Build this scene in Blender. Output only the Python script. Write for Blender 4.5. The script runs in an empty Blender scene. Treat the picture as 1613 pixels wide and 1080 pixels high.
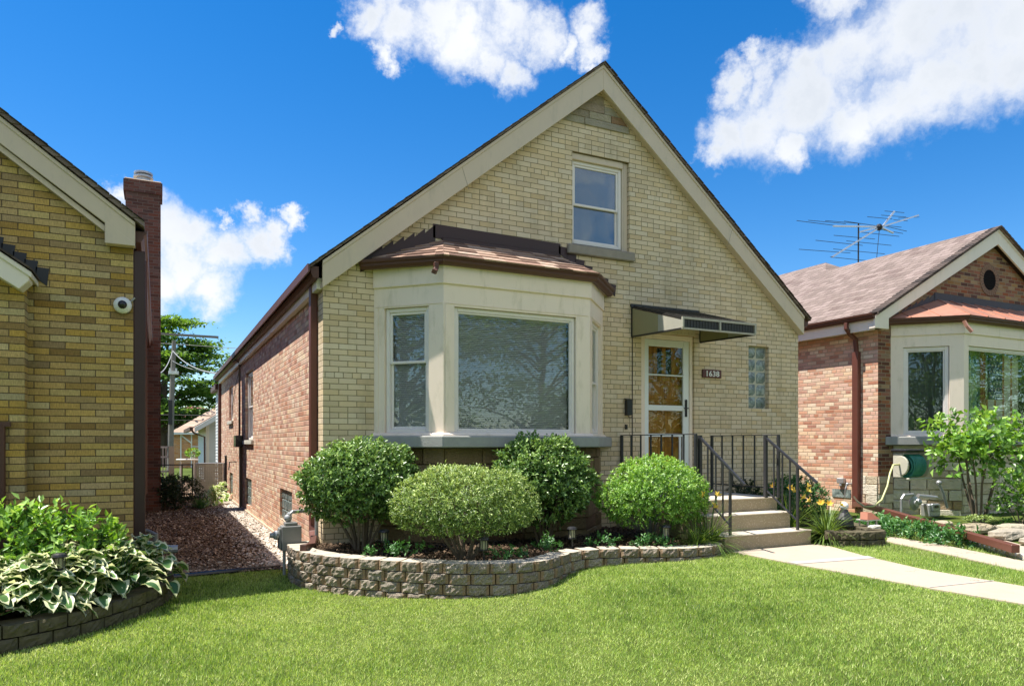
import bpy, bmesh, math, random
import numpy as np
from mathutils import Vector, Matrix
from mathutils.geometry import tessellate_polygon
R = math.radians
random.seed(7)
RNG = np.random.default_rng(11)
SC = bpy.context.scene
COL = SC.collection

# ------------------------------------------------------------------ camera
cam = bpy.data.cameras.new('camera')
camo = bpy.data.objects.new('camera', cam); COL.objects.link(camo)
camo.location = (0, -8.5, 1.6)
camo.rotation_euler = (R(90), 0, -R(26.26))
cam.sensor_width = 36; cam.lens = 1132 / 1613 * 36
cam.shift_y = 158 / 1613
cam.clip_end = 3000
SC.camera = camo

# ------------------------------------------------------------------ sun, sky, exposure
S = Vector((-1.0, 0.45, 2.5)).normalized()
sun = bpy.data.lights.new('sun', 'SUN'); sun.energy = 4.8; sun.angle = R(0.5); sun.color = (1.0, .95, .87)
suno = bpy.data.objects.new('sun', sun); COL.objects.link(suno)
suno.rotation_euler = S.to_track_quat('Z', 'Y').to_euler()
SC.view_settings.view_transform = 'Standard'; SC.view_settings.look = 'None'
SC.view_settings.gamma = 1; SC.view_settings.use_curve_mapping = False
SC.view_settings.exposure = 1.0

W = bpy.data.worlds.new('World'); SC.world = W; W.use_nodes = True
CLOUDS_AND_FILL = [(0.6331, 0.6755, 0.378, 0.037), (0.6241, 0.6937, 0.3595, 0.0242), (0.6612, 0.6412, 0.3894, 0.0539), (0.6164, 0.6578, 0.4328, 0.0271), (0.623, 0.6385, 0.4519, 0.0181), (0.6417, 0.6321, 0.4344, 0.0314), (0.6928, 0.6031, 0.3953, 0.059), (0.6753, 0.5969, 0.4332, 0.0306), (0.7004, 0.5656, 0.4353, 0.0561), (0.7296, 0.5719, 0.375, 0.0476), (0.7314, 0.5176, 0.444, 0.0658), (0.7551, 0.5267, 0.3904, 0.0549), (0.7555, 0.4766, 0.4495, 0.0657), (0.7783, 0.4772, 0.408, 0.0578), (0.7897, 0.4325, 0.4351, 0.0628), (0.8013, 0.4034, 0.4417, 0.0713), (0.6744, 0.5527, 0.4896, 0.0381), (0.6932, 0.627, 0.3554, 0.0288), (0.2329, 0.8297, 0.5074, 0.0293), (0.2663, 0.8249, 0.4985, 0.0356), (0.3074, 0.8056, 0.5066, 0.0464), (0.256, 0.8423, 0.4742, 0.0188), (0.3391, 0.8028, 0.4904, 0.051), (0.3766, 0.7745, 0.5082, 0.0429), (0.3662, 0.8067, 0.4638, 0.0312), (0.393, 0.7992, 0.4548, 0.0284), (0.4152, 0.766, 0.4907, 0.0326), (0.4438, 0.7541, 0.4841, 0.0181), (0.4618, 0.7323, 0.5005, 0.027), (0.4772, 0.7352, 0.4814, 0.0188), (0.1955, 0.8458, 0.4964, 0.0104), (0.3355, 0.7753, 0.5351, 0.0558), (-0.0155, 0.9585, 0.2847, 0.0319), (0.0152, 0.9673, 0.2533, 0.0404), (0.0296, 0.9771, 0.2106, 0.0467), (0.0698, 0.9791, 0.1911, 0.0388), (0.0014, 0.9812, 0.1929, 0.0445), (0.0436, 0.9675, 0.2491, 0.0337), (0.0802, 0.968, 0.2379, 0.0346), (0.1172, 0.9605, 0.2525, 0.0296), (0.1071, 0.9525, 0.2851, 0.0168), (0.1357, 0.9545, 0.2654, 0.0203), (0.1601, 0.9454, 0.284, 0.0141), (-0.0386, 0.9547, 0.295, 0.0207), (0.0794, 0.9582, 0.275, 0.012),
          (.802, .44, .40, .05), (.76, .50, .405, .06), (-.75, -.5, .42, .3), (-.5, -.62, .6, .3), (.3, -.75, .55, .4), (.0, -.85, .5, .34), (.68, -.6, .42, .32), (-.3, -.88, .32, .3), (.1, -.55, .82, .35), (.8, -.3, .5, .2)]  # the large ones are unseen, added behind the camera to brighten the facade


class NT:
    """small node-tree writer"""
    def __init__(s, nt):
        s.nt = nt; s.n = nt.nodes; s.l = nt.links
        for x in list(s.n): s.n.remove(x)
    def new(s, t, **k):
        n = s.n.new(t)
        for a, b in k.items(): setattr(n, a, b)
        return n
    def put(s, sock, v):
        if v is None: return
        if isinstance(v, bpy.types.NodeSocket): s.l.new(v, sock)
        else:
            try: sock.default_value = v
            except Exception:
                try: sock.default_value = tuple(v) + (1,)
                except Exception: sock.default_value = (v, v, v)
    def m(s, op, a, b=None, c=None, clamp=False):
        n = s.new('ShaderNodeMath', operation=op); n.use_clamp = clamp
        s.put(n.inputs[0], a); s.put(n.inputs[1], b); s.put(n.inputs[2], c)
        return n.outputs[0]
    def vm(s, op, a, b=None, out=0):
        n = s.new('ShaderNodeVectorMath', operation=op)
        s.put(n.inputs[0], a); s.put(n.inputs[1], b)
        return n.outputs[out]
    def xyz(s, v):
        n = s.new('ShaderNodeSeparateXYZ'); s.put(n.inputs[0], v); return n.outputs
    def comb(s, x, y, z):
        n = s.new('ShaderNodeCombineXYZ'); s.put(n.inputs[0], x); s.put(n.inputs[1], y); s.put(n.inputs[2], z); return n.outputs[0]
    def noise(s, v, scale, detail=4, rough=.55, dist=0, out=0):
        n = s.new('ShaderNodeTexNoise'); s.put(n.inputs['Vector'], v)
        n.inputs['Scale'].default_value = scale; n.inputs['Detail'].default_value = detail
        n.inputs['Roughness'].default_value = rough; n.inputs['Distortion'].default_value = dist
        return n.outputs[out]
    def white(s, v):
        n = s.new('ShaderNodeTexWhiteNoise', noise_dimensions='3D'); s.put(n.inputs['Vector'], v); return n.outputs
    def mr(s, v, a, b, c=0., d=1., smooth=False):
        n = s.new('ShaderNodeMapRange'); n.interpolation_type = 'SMOOTHSTEP' if smooth else 'LINEAR'
        s.put(n.inputs[0], v)
        for i, q in enumerate((a, b, c, d)): s.put(n.inputs[i + 1], q)
        return n.outputs[0]
    def ramp(s, v, stops, const=False):
        n = s.new('ShaderNodeValToRGB'); e = n.color_ramp.elements
        if const: n.color_ramp.interpolation = 'CONSTANT'
        while len(e) < len(stops): e.new(.5)
        for i, (p, c) in enumerate(stops):
            e[i].position = p; e[i].color = tuple(c) + (1,)
        s.put(n.inputs[0], v); return n.outputs[0]
    def mix(s, f, a, b, mode='MIX'):
        n = s.new('ShaderNodeMix', data_type='RGBA', blend_type=mode)
        s.put(n.inputs[0], f); s.put(n.inputs[6], a if isinstance(a, bpy.types.NodeSocket) else tuple(a) + (1,))
        s.put(n.inputs[7], b if isinstance(b, bpy.types.NodeSocket) else tuple(b) + (1,)); return n.outputs[2]
    def hsv(s, c, h=.5, sat=1., v=1.):
        n = s.new('ShaderNodeHueSaturation'); s.put(n.inputs['Color'], c)
        s.put(n.inputs['Hue'], h); s.put(n.inputs['Saturation'], sat); s.put(n.inputs['Value'], v); return n.outputs[0]
    def bump(s, h, strength=.5, dist=.01, normal=None):
        n = s.new('ShaderNodeBump'); n.inputs['Strength'].default_value = strength; n.inputs['Distance'].default_value = dist
        s.put(n.inputs['Height'], h); s.put(n.inputs['Normal'], normal); return n.outputs[0]
    def attr(s, name):
        return s.new('ShaderNodeAttribute', attribute_name=name)
    def obj(s): return s.new('ShaderNodeTexCoord').outputs['Object']


def build_world():
    t = NT(W.node_tree)
    sky = t.new('ShaderNodeTexSky', sky_type='NISHITA'); sky.sun_disc = False
    sky.sun_elevation = math.asin(S.z); sky.sun_rotation = math.atan2(S.x, S.y)
    sky.altitude = 180; sky.air_density = 1.0; sky.dust_density = .15; sky.ozone_density = 2.6
    c = t.hsv(sky.outputs[0], .504, 1.42, .66)
    d = t.vm('NORMALIZE', t.new('ShaderNodeTexCoord').outputs['Generated'])
    w1 = t.noise(d, 9, 5, .6, 0, 1); w2 = t.noise(d, 40, 6, .68, 0, 1)
    def off(w, k):
        n = t.vm('SUBTRACT', w, (.5, .5, .5)); q = t.new('ShaderNodeVectorMath', operation='SCALE'); t.put(q.inputs[0], n); q.inputs['Scale'].default_value = k; return q.outputs[0]
    p = t.vm('ADD', t.vm('ADD', d, off(w1, .085)), off(w2, .045))
    f = None
    for (x, y, z, r) in CLOUDS_AND_FILL:
        q = t.m('MULTIPLY_ADD', t.vm('DISTANCE', p, (x, y, z), 1), -1 / r, 1.0)
        f = q if f is None else t.m('SMOOTH_MAX', f, q, .12)
    n1 = t.noise(t.vm('ADD', d, off(w1, .1)), 20, 9, .62)
    f2 = t.m('ADD', f, t.m('MULTIPLY_ADD', n1, 1.15, -.56))
    dens = t.mr(f2, -.20, .80, 0, 1, True)
    shade = t.noise(t.vm('ADD', d, (.3, .1, .07)), 4.5, 3, .5)
    thick = t.mr(f2, .25, .95, 0, 1, True)
    g = t.m('MULTIPLY', thick, t.mr(shade, .36, .60, 0, 1, True))
    cc = t.mix(g, (3.6, 3.7, 3.85), (2.75, 2.95, 3.25))
    col = t.mix(dens, c, cc)
    b = t.new('ShaderNodeBackground'); t.put(b.inputs[0], col); b.inputs[1].default_value = .14
    o = t.new('ShaderNodeOutputWorld'); t.l.new(b.outputs[0], o.inputs[0])
build_world()

# ------------------------------------------------------------------ materials
MATS = {}
def mat(name, fn):
    m = bpy.data.materials.new(name); m.use_nodes = True
    t = NT(m.node_tree); o = t.new('ShaderNodeOutputMaterial'); sh = fn(t)
    t.l.new(sh, o.inputs[0]); MATS[name] = m; return m
def pbsdf(t, col, rough=.6, normal=None, metal=0., spec=.5, **k):
    n = t.new('ShaderNodeBsdfPrincipled'); t.put(n.inputs['Base Color'], col if isinstance(col, bpy.types.NodeSocket) else tuple(col) + (1,))
    t.put(n.inputs['Roughness'], rough); t.put(n.inputs['Metallic'], metal); n.inputs['Specular IOR Level'].default_value = spec
    t.put(n.inputs['Normal'], normal)
    for a, b in k.items(): t.put(n.inputs[a], b)
    return n.outputs[0]

def plain(name, col, rough=.5, var=.12, scale=6, metal=0, bump=.0, spec=.5, dirt=None):
    def f(t):
        o = t.obj(); n = t.noise(o, scale, 5, .6)
        v = t.m('MULTIPLY_ADD', n, 2 * var, 1 - var)
        c = t.hsv(tuple(col) + (1,), .5, 1, v)
        if dirt:
            n2 = t.noise(t.vm('MULTIPLY', o, (3, 3, .8)), 2.2, 6, .7)
            c = t.mix(t.m('MULTIPLY', t.mr(n2, .5, .75, 0, 1, True), dirt[1]), c, dirt[0])
        nb = t.bump(t.noise(o, 60, 4, .6), bump, .004) if bump else None
        return pbsdf(t, c, t.m('MULTIPLY_ADD', n, .2, rough - .1), nb, metal, spec)
    return mat(name, f)

def brick(name, w, h, stops, mortar, mw=.008, hdr=0, rake=0, noise_amt=.25, bump=.6, dirt=None, offs=(0, 0), soft=.0022, rough=.75, wjit=0, gap=None):
    def f(t):
        o = t.obj(); x, y, z = t.xyz(o)
        u = t.m('ADD', t.m('ADD', x, y), offs[0]); v = t.m('ADD', z, offs[1])
        wob = t.noise(t.comb(u, v, 0), 3, 2)
        v = t.m('ADD', v, t.m('MULTIPLY_ADD', wob, .004, -.002))
        r = t.m('DIVIDE', v, h); row = t.m('FLOOR', r); fz = t.m('FRACT', r)
        odd = t.m('MODULO', t.m('ADD', row, 1000), 2)
        we = w; ih = 0.
        if hdr:
            ih = t.m('COMPARE', t.m('MODULO', t.m('ADD', row, 1001), hdr), 0, .4)
            we = t.m('MULTIPLY_ADD', ih, -w * .5, w)
        uu = t.m('ADD', t.m('DIVIDE', u, we), t.m('MULTIPLY', odd, .5))
        if wjit: uu = t.m('ADD', uu, t.m('MULTIPLY', t.white(t.comb(row, 3.3, 1.7))[0], wjit))
        cell = t.m('FLOOR', uu); fx = t.m('FRACT', uu)
        ex = t.m('MULTIPLY', t.m('MINIMUM', fx, t.m('SUBTRACT', 1., fx)), we)
        ez = t.m('MULTIPLY', t.m('MINIMUM', fz, t.m('SUBTRACT', 1., fz)), h)
        d = t.m('MINIMUM', ex, ez)
        nf = t.noise(t.comb(u, v, 0), 45, 4, .65)
        d2 = t.m('ADD', d, t.m('MULTIPLY_ADD', nf, .006, -.003))
        mask = t.mr(d2, mw / 2 - soft, mw / 2 + soft, 0, 1, True)
        rn = t.white(t.comb(cell, row, ih))
        c = t.ramp(rn[0], stops)
        nb = t.noise(o, 1.1, 4, .6)
        c = t.hsv(c, .5, t.mr(t.white(t.comb(row, cell, 5.))[0], 0, 1, .85, 1.12), t.m('MULTIPLY_ADD', t.noise(o, 28, 5, .7), noise_amt * 2, 1 - noise_amt))
        c = t.hsv(c, .5, 1., t.m('MULTIPLY_ADD', nb, .3, .85))
        hgt = mask
        if rake:
            wv = t.noise(t.comb(t.m('MULTIPLY', u, 1.0), t.m('MULTIPLY', v, .12), 0), 160, 3, .7)
            c = t.hsv(c, .5, 1, t.mr(wv, .3, .7, 1 - rake, 1 + rake))
            hgt = t.m('ADD', mask, t.m('MULTIPLY', wv, .35))
        if dirt:
            dn = t.noise(t.vm('MULTIPLY', o, (2.2, 2.2, .45)), dirt[2], 7, .72)
            c = t.mix(t.m('MULTIPLY', t.mr(dn, .48, .7, 0, 1, True), dirt[1]), c, dirt[0])
        col = t.mix(mask, mortar, c)
        hh = t.m('ADD', hgt, t.m('MULTIPLY', nf, .35))
        return pbsdf(t, col, rough, t.bump(hh, bump, .006), spec=.25)
    return mat(name, f)

CREAM_ST = [(0, (.60, .465, .29)), (.2, (.66, .52, .335)), (.45, (.71, .565, .375)), (.7, (.68, .55, .375)), (.88, (.74, .60, .41)), (1, (.59, .45, .29))]
brick('brick_cream', .213, .0677, CREAM_ST, (.245, .195, .11), .0085, hdr=7, noise_amt=.08, bump=.55, dirt=((.36, .30, .18), .42, 1.3))
RED_ST = [(0, (.40, .19, .13)), (.25, (.56, .31, .21)), (.5, (.64, .38, .27)), (.7, (.62, .43, .30)), (.86, (.72, .54, .37)), (1, (.74, .60, .43))]
brick('brick_red', .205, .0677, RED_ST, (.42, .31, .22), .012, hdr=6, noise_amt=.28, bump=.8, dirt=((.62, .45, .32), .35, 2.0), soft=.003)
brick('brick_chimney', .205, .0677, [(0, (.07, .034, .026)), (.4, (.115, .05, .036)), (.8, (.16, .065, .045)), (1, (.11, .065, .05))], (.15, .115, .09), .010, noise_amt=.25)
brick('brick_golden', .265, .0677, [(0, (.25, .155, .06)), (.15, (.35, .225, .08)), (.35, (.47, .305, .10)), (.6, (.53, .35, .12)), (.78, (.47, .335, .13)), (.9, (.56, .42, .18)), (1, (.36, .28, .135))], (.11, .08, .045), .0078, rake=.32, noise_amt=.18, bump=.8, dirt=((.22, .17, .06), .45, 1.1), offs=(.04, .02))
brick('brick_brown', .205, .0677, [(0, (.09, .04, .03)), (.3, (.20, .075, .045)), (.55, (.30, .11, .06)), (.75, (.26, .15, .07)), (.9, (.38, .24, .12)), (1, (.15, .09, .06))], (.30, .24, .16), .011, noise_amt=.25, bump=.8)
brick('brick_far', .22, .08, [(0, (.45, .2, .09)), (1, (.58, .3, .14))], (.5, .38, .26), .012)
plain('soldier_brick', (.58, .50, .31), .75, .12, 20, bump=.3)

def shingle_mat(name, stops, row_h, tab, slope_axis, edge=.25, grain=.35):
    # rows laid by height so that the courses are level on any pitch
    def f(t):
        o = t.obj(); x, y, z = t.xyz(o)
        u = y if slope_axis == 'x' else x
        r = t.m('DIVIDE', z, row_h); row = t.m('FLOOR', r); fz = t.m('FRACT', r)
        uu = t.m('ADD', t.m('DIVIDE', u, tab), t.m('MULTIPLY', t.white(t.comb(row, 1., 2.))[0], 7.))
        cell = t.m('FLOOR', uu); fx = t.m('FRACT', uu)
        rn = t.white(t.comb(cell, row, 0.))[0]
        c = t.ramp(rn, stops)
        c = t.hsv(c, .5, 1, t.m('MULTIPLY_ADD', t.noise(o, 90, 4, .75), grain * 2, 1 - grain))
        lowedge = t.mr(fz, 0, .16, 0, 1, True)
        vert = t.mr(t.m('MINIMUM', fx, t.m('SUBTRACT', 1., fx)), 0, .03, 0, 1, True)
        k = t.m('MULTIPLY', lowedge, vert)
        c = t.mix(t.m('MULTIPLY_ADD', k, edge, 1 - edge), (.05, .035, .03), c)
        h = t.m('SUBTRACT', t.m('MULTIPLY', k, .6), t.m('MULTIPLY', fz, .6))
        return pbsdf(t, c, .9, t.bump(t.m('ADD', h, t.m('MULTIPLY', t.noise(o, 120, 3, .7), .2)), .9, .012), spec=.2)
    return mat(name, f)
shingle_mat('shingle_brown', [(0, (.17, .13, .11)), (.4, (.215, .165, .14)), (.8, (.26, .20, .175)), (1, (.14, .10, .085))], .085, .2, 'x', edge=.95)
shingle_mat('shingle_dark', [(0, (.05, .04, .035)), (1, (.12, .09, .075))], .09, .3, 'x')
shingle_mat('shingle_tan', [(0, (.42, .29, .21)), (1, (.52, .38, .29))], .1, .3, 'x')
shingle_mat('shingle_red', [(0, (.25, .11, .09)), (1, (.33, .15, .12))], .12, .3, 'x')

def tabs_mat(t):
    a = t.attr('rnd').outputs['Fac']
    c = t.ramp(a, [(0, (.13, .08, .06)), (.3, (.20, .125, .095)), (.5, (.32, .20, .15)), (.75, (.40, .27, .20)), (1, (.48, .35, .27))])
    c = t.hsv(c, .5, 1, t.m('MULTIPLY_ADD', t.noise(t.obj(), 150, 4, .8), .6, .7))
    return pbsdf(t, c, .95, t.bump(t.noise(t.obj(), 200, 3), .5, .004), spec=.15)
mat('shingle_tab', tabs_mat)

plain('trim_cream', (.88, .74, .61), .45, .05, 3, bump=.08, dirt=((.55, .47, .32), .5))
plain('trim_white', (.82, .74, .64), .45, .05, 3, dirt=((.50, .48, .38), .25))
plain('rake_beige', (.64, .525, .40), .5, .06, 3, dirt=((.36, .33, .25), .35))
plain('frame_white', (.80, .74, .70), .35, .04, 5)
plain('door_white', (.80, .82, .80), .35, .04, 5)
plain('gutter_brown', (.095, .036, .023), .5, .15, 4, spec=.5)
plain('flashing_brown', (.045, .018, .016), .45, .2, 4)
plain('downspout_brown', (.125, .043, .030), .42, .12, 4)
plain('ring_brown', (.22, .13, .085), .8, .3, 14)
plain('vent_black', (.010, .009, .009), .9, .2, 10, spec=.1)
plain('black_metal', (.018, .018, .02), .4, .2, 10, bump=.1)
plain('rail_paint', (.035, .035, .038), .42, .25, 14, spec=.35, bump=.15)
plain('grey_metal', (.33, .34, .35), .42, .15, 20, metal=.3)
plain('meter_grey', (.20, .20, .19), .5, .15, 15)
plain('light_metal', (.62, .62, .62), .3, .12, 9, metal=.8)
plain('galvanised', (.45, .46, .47), .4, .15, 15, metal=.6)
plain('awning_tan', (.30, .27, .14), .5, .1, 5)
plain('awning_black', (.022, .020, .018), .4, .2, 5)
plain('awning_white', (.40, .38, .31), .45, .15, 5)
plain('stone_sill', (.33, .33, .31), .8, .2, 9, bump=.5, dirt=((.2, .2, .17), .4))
plain('sill_dirty', (.30, .26, .21), .85, .25, 14, bump=.6)
plain('bark', (.13, .10, .07), .9, .35, 9, bump=.8)
plain('bark_pale', (.34, .27, .17), .85, .25, 14, bump=.6)
plain('pole_wood', (.20, .18, .16), .9, .25, 5, bump=.5)
plain('plastic_white', (.78, .78, .74), .35, .05, 5)
plain('plastic_black', (.015, .015, .016), .25, .1, 5)
plain('plastic_beige', (.55, .52, .42), .45, .1, 8)
plain('interior', (.10, .095, .085), .9, .2, 2)
def palec(t):
    o = t.obj(); n = t.noise(t.vm('MULTIPLY', o, (2.2, 2.2, .7)), 3, 5, .6, .5)
    return pbsdf(t, t.ramp(n, [(.35, (.10, .26, .34)), (.5, (.34, .46, .22)), (.62, (.62, .66, .55)), (.75, (.20, .34, .12))]), .8)
mat('curtain_pale', palec)
plain('curtain_blue', (.20, .24, .28), .9, .2, 3)
plain('curtain_grey', (.13, .145, .14), .9, .3, 3)
plain('blind_slat', (.66, .63, .68), .5, .05, 5)
plain('hose_green', (.05, .27, .22), .35, .25, 20)
plain('hose_yellow', (.55, .55, .25), .4, .1, 10)
plain('terracotta', (.28, .10, .055), .7, .2, 12)
plain('limewash', (.52, .50, .42), .9, .2, 12, bump=.9)
plain('sign_brown', (.11, .028, .02), .35, .1, 5)
plain('digit_white', (.80, .80, .76), .4, .05, 5)
plain('lattice_white', (.72, .73, .72), .5, .05, 5)
plain('wire_grey', (.30, .30, .29), .6, .1, 5)
plain('wire_black', (.02, .02, .02), .6, .1, 5)
plain('roof_underlay', (.05, .04, .035), .9, .2, 5)
plain('lamp_glass', (.35, .33, .24), .15, .1, 5)
plain('red_petal', (.65, .03, .05), .5, .15, 20)
plain('yellow_petal', (.72, .50, .08), .5, .15, 20)
plain('flag_blue', (.02, .05, .09), .8, .1, 5)
plain('flag_red', (.35, .13, .05), .8, .15, 8)
plain('flag_white', (.60, .58, .50), .8, .08, 5)
plain('moss', (.22, .30, .03), .95, .3, 30, bump=1)
plain('vinyl_siding', (.62, .62, .60), .5, .05, 5)

def copper(t):
    o = t.obj(); n = t.noise(o, 3, 6, .65); c = t.ramp(n, [(.3, (.48, .22, .15)), (.55, (.58, .30, .21)), (.75, (.42, .20, .15))])
    return pbsdf(t, c, .38, t.bump(t.noise(o, 6, 3), .15, .02), .35)
mat('copper_sheet', copper)

def ashlar_mat(name, stops, bs=1.0):
    def f(t):
        o = t.obj(); a = t.attr('rnd').outputs['Fac']
        c = t.ramp(a, stops)
        n = t.noise(o, 7, 8, .7)
        c = t.hsv(c, .5, 1, t.m('MULTIPLY_ADD', n, .7, .65))
        hh = t.m('ADD', t.noise(t.vm('MULTIPLY', o, (1, 1, 2.2)), 14, 6, .65), t.m('MULTIPLY', t.noise(o, 70, 4), .3))
        return pbsdf(t, c, .9, t.bump(hh, bs, .03), spec=.2)
    return mat(name, f)
ashlar_mat('ashlar_lime', [(0, (.52, .44, .31)), (.3, (.72, .66, .53)), (.6, (.60, .54, .42)), (.8, (.76, .70, .57)), (1, (.42, .29, .17))])
ashlar_mat('ashlar_brown', [(0, (.20, .14, .075)), (.4, (.27, .19, .10)), (.7, (.33, .25, .15)), (1, (.17, .09, .05))])
ashlar_mat('ashlar_gable', [(0, (.33, .26, .17)), (.35, (.42, .37, .27)), (.7, (.36, .32, .25)), (1, (.30, .18, .10))])

def block_mat(t):
    o = t.obj(); a = t.attr('rnd').outputs['Fac']
    c = t.ramp(a, [(0, (.21, .17, .135)), (.4, (.29, .24, .19)), (.75, (.36, .30, .24)), (1, (.25, .22, .185))])
    n = t.noise(o, 85, 8, .8)
    c = t.hsv(c, .5, 1, t.mr(n, .36, .62, .25, 1.6))
    c = t.mix(t.mr(t.noise(o, 2.2, 5), .5, .68, 0, .4), c, (.12, .12, .06))
    hh = t.m('ADD', t.noise(o, 28, 6, .7), t.m('MULTIPLY', n, .6))
    return pbsdf(t, c, .95, t.bump(hh, .9, .014), spec=.15)
mat('wall_block', block_mat)
def block_edge(t):
    o = t.obj(); c = t.hsv((.27, .185, .12, 1), .5, 1, t.m('MULTIPLY_ADD', t.noise(o, 40, 5, .7), .6, .7))
    return pbsdf(t, c, .9, t.bump(t.noise(o, 60, 4), .4, .01), spec=.15)
mat('wall_block_edge', block_edge)
plain('wall_block_shade_worn', (.11, .095, .06), .95, .45, 18, bump=1, spec=.1)  # darker copy of the block colour: weathering plus painted-in plant shade
plain('wall_block_sunlit_top', (.46, .41, .33), .95, .25, 25, bump=.5, spec=.15)  # paler colour on the block tops stands in for sunlight

def concrete(name, a, b, speck=0.):
    def f(t):
        o = t.obj(); n = t.noise(o, 3, 8, .7); c = t.mix(n, a, b)
        c = t.hsv(c, .5, 1, t.m('MULTIPLY_ADD', t.noise(o, 150, 4, .7), .3, .85))
        if speck:
            v = t.new('ShaderNodeTexVoronoi'); t.put(v.inputs['Vector'], o); v.inputs['Scale'].default_value = 60
            pr = t.white(t.vm('FLOOR', t.vm('MULTIPLY', v.outputs['Position'], (600, 600, 600))))[0]
            k = t.m('MULTIPLY', t.m('LESS_THAN', v.outputs['Distance'], .3), t.m('GREATER_THAN', pr, .45))
            c = t.mix(t.m('MULTIPLY', k, speck), c, (.55, .46, .36))
        cr = t.mr(t.noise(o, 1.4, 8, .8), .48, .72, 0, .5, True)
        c = t.mix(cr, c, (.30, .25, .19))
        vc = t.new('ShaderNodeTexVoronoi', feature='DISTANCE_TO_EDGE'); t.put(vc.inputs['Vector'], t.vm('ADD', o, t.noise(o, 3, 5, .6, 0, 1))); vc.inputs['Scale'].default_value = .55
        ck = t.m('MULTIPLY', t.mr(vc.outputs[0], .001, .006, 1, 0), t.mr(t.noise(o, .9, 2), .5, .6, 0, .6))
        c = t.mix(ck, c, (.12, .10, .08))
        return pbsdf(t, c, .9, t.bump(t.noise(o, 110, 5, .7), .35, .006), spec=.2)
    return mat(name, f)
concrete('path_concrete', (.40, .325, .25), (.48, .40, .31))
concrete('path_joint', (.36, .34, .31), (.44, .42, .39))
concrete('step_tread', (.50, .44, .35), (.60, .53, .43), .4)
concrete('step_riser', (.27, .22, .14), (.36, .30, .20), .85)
concrete('foundation', (.40, .30, .22), (.55, .42, .31))

def glass_pane(name, tint=(.75, .8, .78), k=1.6, base=.10, rough=.0, wave=.02):
    def f(t):
        fr = t.new('ShaderNodeFresnel'); fr.inputs[0].default_value = 1.5
        fac = t.m('MULTIPLY_ADD', fr.outputs[0], k, base, True)
        nb = t.bump(t.noise(t.obj(), 1.3, 2), wave, .2)
        g = t.new('ShaderNodeBsdfGlossy'); g.inputs['Roughness'].default_value = rough; t.put(g.inputs['Normal'], nb); g.inputs[0].default_value = (.95, .98, 1, 1)
        tr = t.new('ShaderNodeBsdfTransparent'); tr.inputs[0].default_value = tuple(tint) + (1,)
        mx = t.new('ShaderNodeMixShader'); t.put(mx.inputs[0], fac); t.l.new(tr.outputs[0], mx.inputs[1]); t.l.new(g.outputs[0], mx.inputs[2])
        return mx.outputs[0]
    return mat(name, f)
glass_pane('glass', k=.8, base=.02, tint=(.92, .94, .92), wave=.01)
glass_pane('glass_door', tint=(.95, .95, .9), k=.45, base=.0)
glass_pane('glass_clear', k=.35, base=.0, tint=(.95, .97, .95), wave=.01)
glass_pane('glass_upper', k=1.2, base=.07)
glass_pane('glass_dark', tint=(.35, .38, .36), k=2.0, base=.2)
def gblock(t):
    o = t.obj(); n = t.noise(t.vm('MULTIPLY', o, (1, 1, 1)), 9, 3, .6, 1.0)
    nb = t.bump(t.noise(t.vm('MULTIPLY', o, (6, 6, 1)), 18, 3), .6, .02)
    c = t.ramp(n, [(.3, (.08, .11, .11)), (.5, (.20, .25, .24)), (.7, (.42, .48, .45))])
    return pbsdf(t, c, .12, nb, spec=.8)
mat('glass_block', gblock)
plain('block_grout', (.46, .45, .36), .9, .15, 20)

def wood_door(t):
    o = t.obj(); n = t.noise(t.vm('MULTIPLY', o, (14, 14, 1.2)), 3, 6, .65, .6)
    c = t.ramp(n, [(.3, (.20, .08, .012)), (.5, (.40, .18, .025)), (.72, (.55, .27, .045))])
    return pbsdf(t, c, .35, t.bump(n, .1, .01))
mat('wood_door', wood_door)

def leaf_mat(name, stops, rough=.42, trans=.35, tcol=None, spec=.5, back=1.0):
    def f(t):
        a = t.attr('rnd').outputs['Fac']; c = t.ramp(a, stops)
        p = pbsdf(t, c, rough, None, spec=spec)
        tr = t.new('ShaderNodeBsdfTranslucent'); t.put(tr.inputs[0], t.hsv(c, .48, 1.15, 1.5))
        mx = t.new('ShaderNodeMixShader'); mx.inputs[0].default_value = trans
        t.l.new(p, mx.inputs[1]); t.l.new(tr.outputs[0], mx.inputs[2]); return mx.outputs[0]
    return mat(name, f)
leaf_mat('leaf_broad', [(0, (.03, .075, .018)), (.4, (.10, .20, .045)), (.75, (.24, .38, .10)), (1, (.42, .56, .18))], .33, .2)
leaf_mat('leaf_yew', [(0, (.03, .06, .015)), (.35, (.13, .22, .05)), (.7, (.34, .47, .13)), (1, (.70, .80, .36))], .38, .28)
leaf_mat('leaf_light', [(0, (.05, .12, .02)), (.5, (.19, .38, .06)), (1, (.46, .66, .18))], .33, .3)
leaf_mat('leaf_dark', [(0, (.012, .03, .01)), (1, (.04, .08, .025))], .5, .2)
leaf_mat('leaf_tree', [(0, (.05, .11, .02)), (.6, (.13, .25, .05)), (1, (.26, .42, .09))], .5, .45)
leaf_mat('leaf_box', [(0, (.03, .10, .02)), (.6, (.07, .20, .05)), (1, (.16, .32, .10))], .4, .25)
leaf_mat('hosta_green', [(0, (.035, .10, .025)), (1, (.14, .28, .07))], .4, .25)
leaf_mat('hosta_cream', [(0, (.60, .64, .34)), (1, (.84, .84, .60))], .45, .3)
leaf_mat('blade', [(0, (.06, .12, .02)), (1, (.20, .30, .06))], .4, .3)
leaf_mat('grass_blade', [(0, (.045, .10, .02)), (.3, (.20, .35, .055)), (.65, (.46, .62, .14)), (.93, (.66, .76, .27)), (1, (.80, .76, .45))], .55, .38)
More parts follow.
